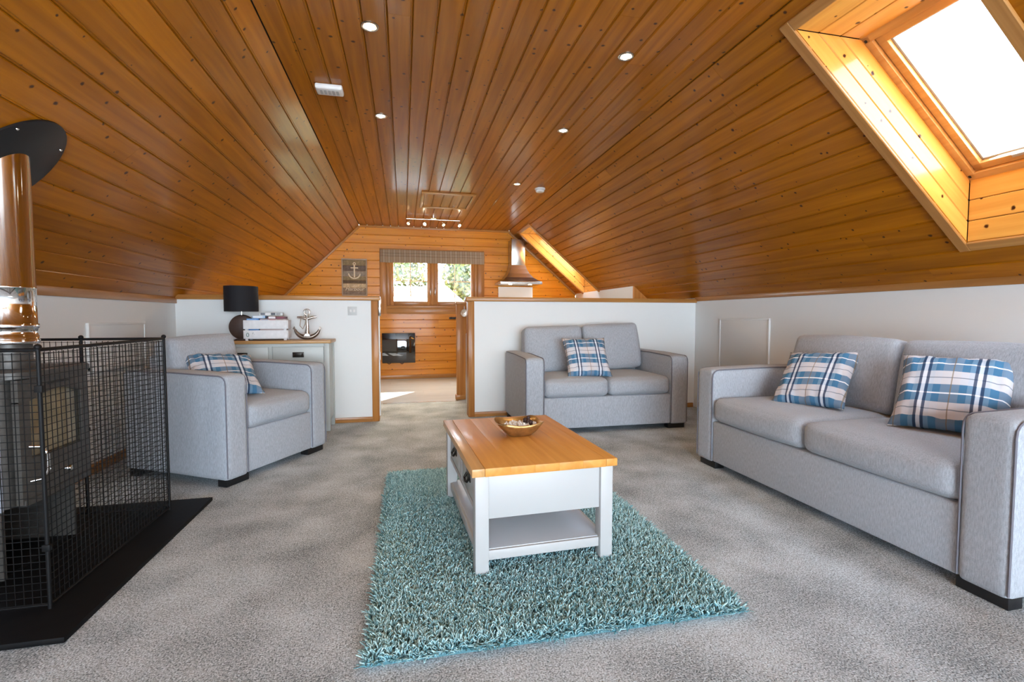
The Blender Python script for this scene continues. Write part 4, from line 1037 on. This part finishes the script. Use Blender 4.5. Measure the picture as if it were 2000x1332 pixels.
# fireguard
GY0, GY1, GX, GH = 1.972, 2.865, -1.228, .915
t = empty('fireguard', (GX, (GY0+GY1)/2, HZ), 0, 'black wire mesh fireguard standing on the hearth around the stove', 'fireguard')
ox, oy = GX, (GY0+GY1)/2
def mesh_panel(p, q, skip=0):
    p, q = Vector(p), Vector(q); L = (q-p).length; d = (q-p)/L; nv = round(L/.0255); nz = 35; G = []
    for k in range(1, nv): a = p+d*L*k/nv; G.append(tube_geo([a+Vector((0, 0, .02)), a+Vector((0, 0, GH-.01))], .0015, 4, cap=False))
    for k in range(nz+1): z = .02+(GH-.035)*k/nz; G.append(tube_geo([p+Vector((0, 0, z)), q+Vector((0, 0, z))], .0015, 4, cap=False))
    V_, F_ = join_geo(G); o = mesh('wire_mesh', V_, F_, M['black_metal'], t); o['kind'] = 'stuff'
    tube('top_rail', [p+Vector((0, 0, GH)), q+Vector((0, 0, GH))], .0065, M['black_metal'], t); tube('bottom_rail', [p+Vector((0, 0, .014)), q+Vector((0, 0, .014))], .004, M['black_metal'], t)
ya, yb = GY0-oy, GY1-oy; xw = XL+.03-ox
mesh_panel((0, ya, 0), (0, yb, 0)); mesh_panel((xw, ya, 0), (0, ya, 0)); mesh_panel((xw, yb, 0), (0, yb, 0))
for (x, y) in ((0, ya), (0, yb), (xw, ya), (xw, yb), (-.37, yb), (-.37, ya)):
    tube('post', [(x, y, 0), (x, y, GH+.005)], .0068, M['black_metal'], t, 10)
    bm = bmesh.new(); bmesh.ops.create_uvsphere(bm, u_segments=12, v_segments=8, radius=.011); frombm('finial', bm, M['black_metal'], t, smooth=True, loc=(x, y, GH+.010))
box('door_catch', (-.40, yb-.018, .45), (-.34, yb-.008, .465), M['black_metal'], t, .002)
for zz in (.22, .78): box('hinge', (-.012, ya-.010, zz-.012), (.012, ya+.004, zz+.012), M['black_metal'], t, .002)

# ------------------------------------------------------------------ outdoors beyond the far window
o = box('ground', (-60, 10, -2.8), (70, 90, -2.7), plain('grass_ground', (.08, .10, .03), .9, noise=.3, nscale=2)); tag(o, None, None, None, 'structure'); o['label'] = 'grass ground outside'
t = empty('white_house', (2.2, 24, -2.7), math.radians(4), 'white rendered building seen through the far window', 'building')
box('wall', (-3.2, 0, 0), (.2, 3.5, 4.35), plain('white_render', (.60, .62, .65), .8), t)
mesh('roof', [(-3.4, -.2, 4.35), (.4, -.2, 4.35), (.4, 3.7, 4.35), (-3.4, 3.7, 4.35), (-3.4, 1.75, 4.8), (.4, 1.75, 4.8)], [(0, 1, 5, 4), (2, 3, 4, 5), (0, 4, 3), (1, 2, 5), (0, 3, 2, 1)], plain('pale_slate', (.55, .58, .62), .6), t)
for x in (-2.2, -.9):
    w_ = box('window', (x-.4, -.04, 3.0), (x+.4, 0, 4.0), plain('dark_pane', (.18, .22, .26), .15), t)
def tree(x, y, h, r, nleaf, cols, lab, seed):
    t = empty('tree', (x, y, -2.7), 0, lab, 'tree', 'trees beyond the far window'); R = np.random.default_rng(seed)
    bark = plain('bark_%d' % seed, (.10, .07, .045), .9)
    G = [tube_geo([(0, 0, 0), (.1, 0, h*.4), (0, .1, h*.85)], [.22, .16, .04], 8)]
    for k in range(7):
        a = R.uniform(0, 6.28); z = h*R.uniform(.3, .7); G.append(tube_geo([(0, 0, z), (math.cos(a)*r*.7, math.sin(a)*r*.7, z+h*.22)], [.07, .02], 6))
    V_, F_ = join_geo(G); mesh('trunk', V_, F_, bark, t)
    n = nleaf; cl = 46; cc = R.normal(0, 1, (cl, 3)); cc /= np.linalg.norm(cc, axis=1)[:, None]; cc *= R.uniform(.35, 1, (cl, 1))**.5
    cc = cc*[r, r, h*.36]+[0, 0, h*.52]
    c = cc[R.integers(0, cl, n)] + R.normal(0, r*.16, (n, 3))
    a = R.normal(0, 1, (n, 3)); a /= np.linalg.norm(a, axis=1)[:, None]; b = np.cross(a, R.normal(0, 1, (n, 3))); b /= np.linalg.norm(b, axis=1)[:, None]
    s = R.uniform(.13, .26, (n, 1))
    V = np.stack([c-a*s, c-b*s*.5, c+a*s, c+b*s*.5], 1).reshape(-1, 3)
    F = [tuple(range(4*k, 4*k+4)) for k in range(n)]
    o = mesh('foliage', V.tolist(), F, cols, t); o['kind'] = 'stuff'
    o.data.polygons.foreach_set('material_index', R.integers(0, len(cols), n).astype(np.int32))
lv = [plain('leaf_%d' % k, c, .6) for k, c in enumerate([(.20, .19, .04), (.10, .12, .03), (.32, .27, .07), (.055, .075, .02)])]
tree(-1.2, 36, 11.5, 3.1, 9000, lv, 'yellow green tree behind the white building, at its left', 11)
tree(6.2, 37, 12.0, 3.1, 9000, lv, 'tall yellow green tree behind the white building, at its right', 12)
tree(4.6, 25.5, 8.0, 1.6, 8000, lv, 'nearer tree to the right of the white building', 13)
tree(-10.5, 38, 10.5, 3.0, 6000, lv, 'tree left of the white building, near the frame of the window', 14)
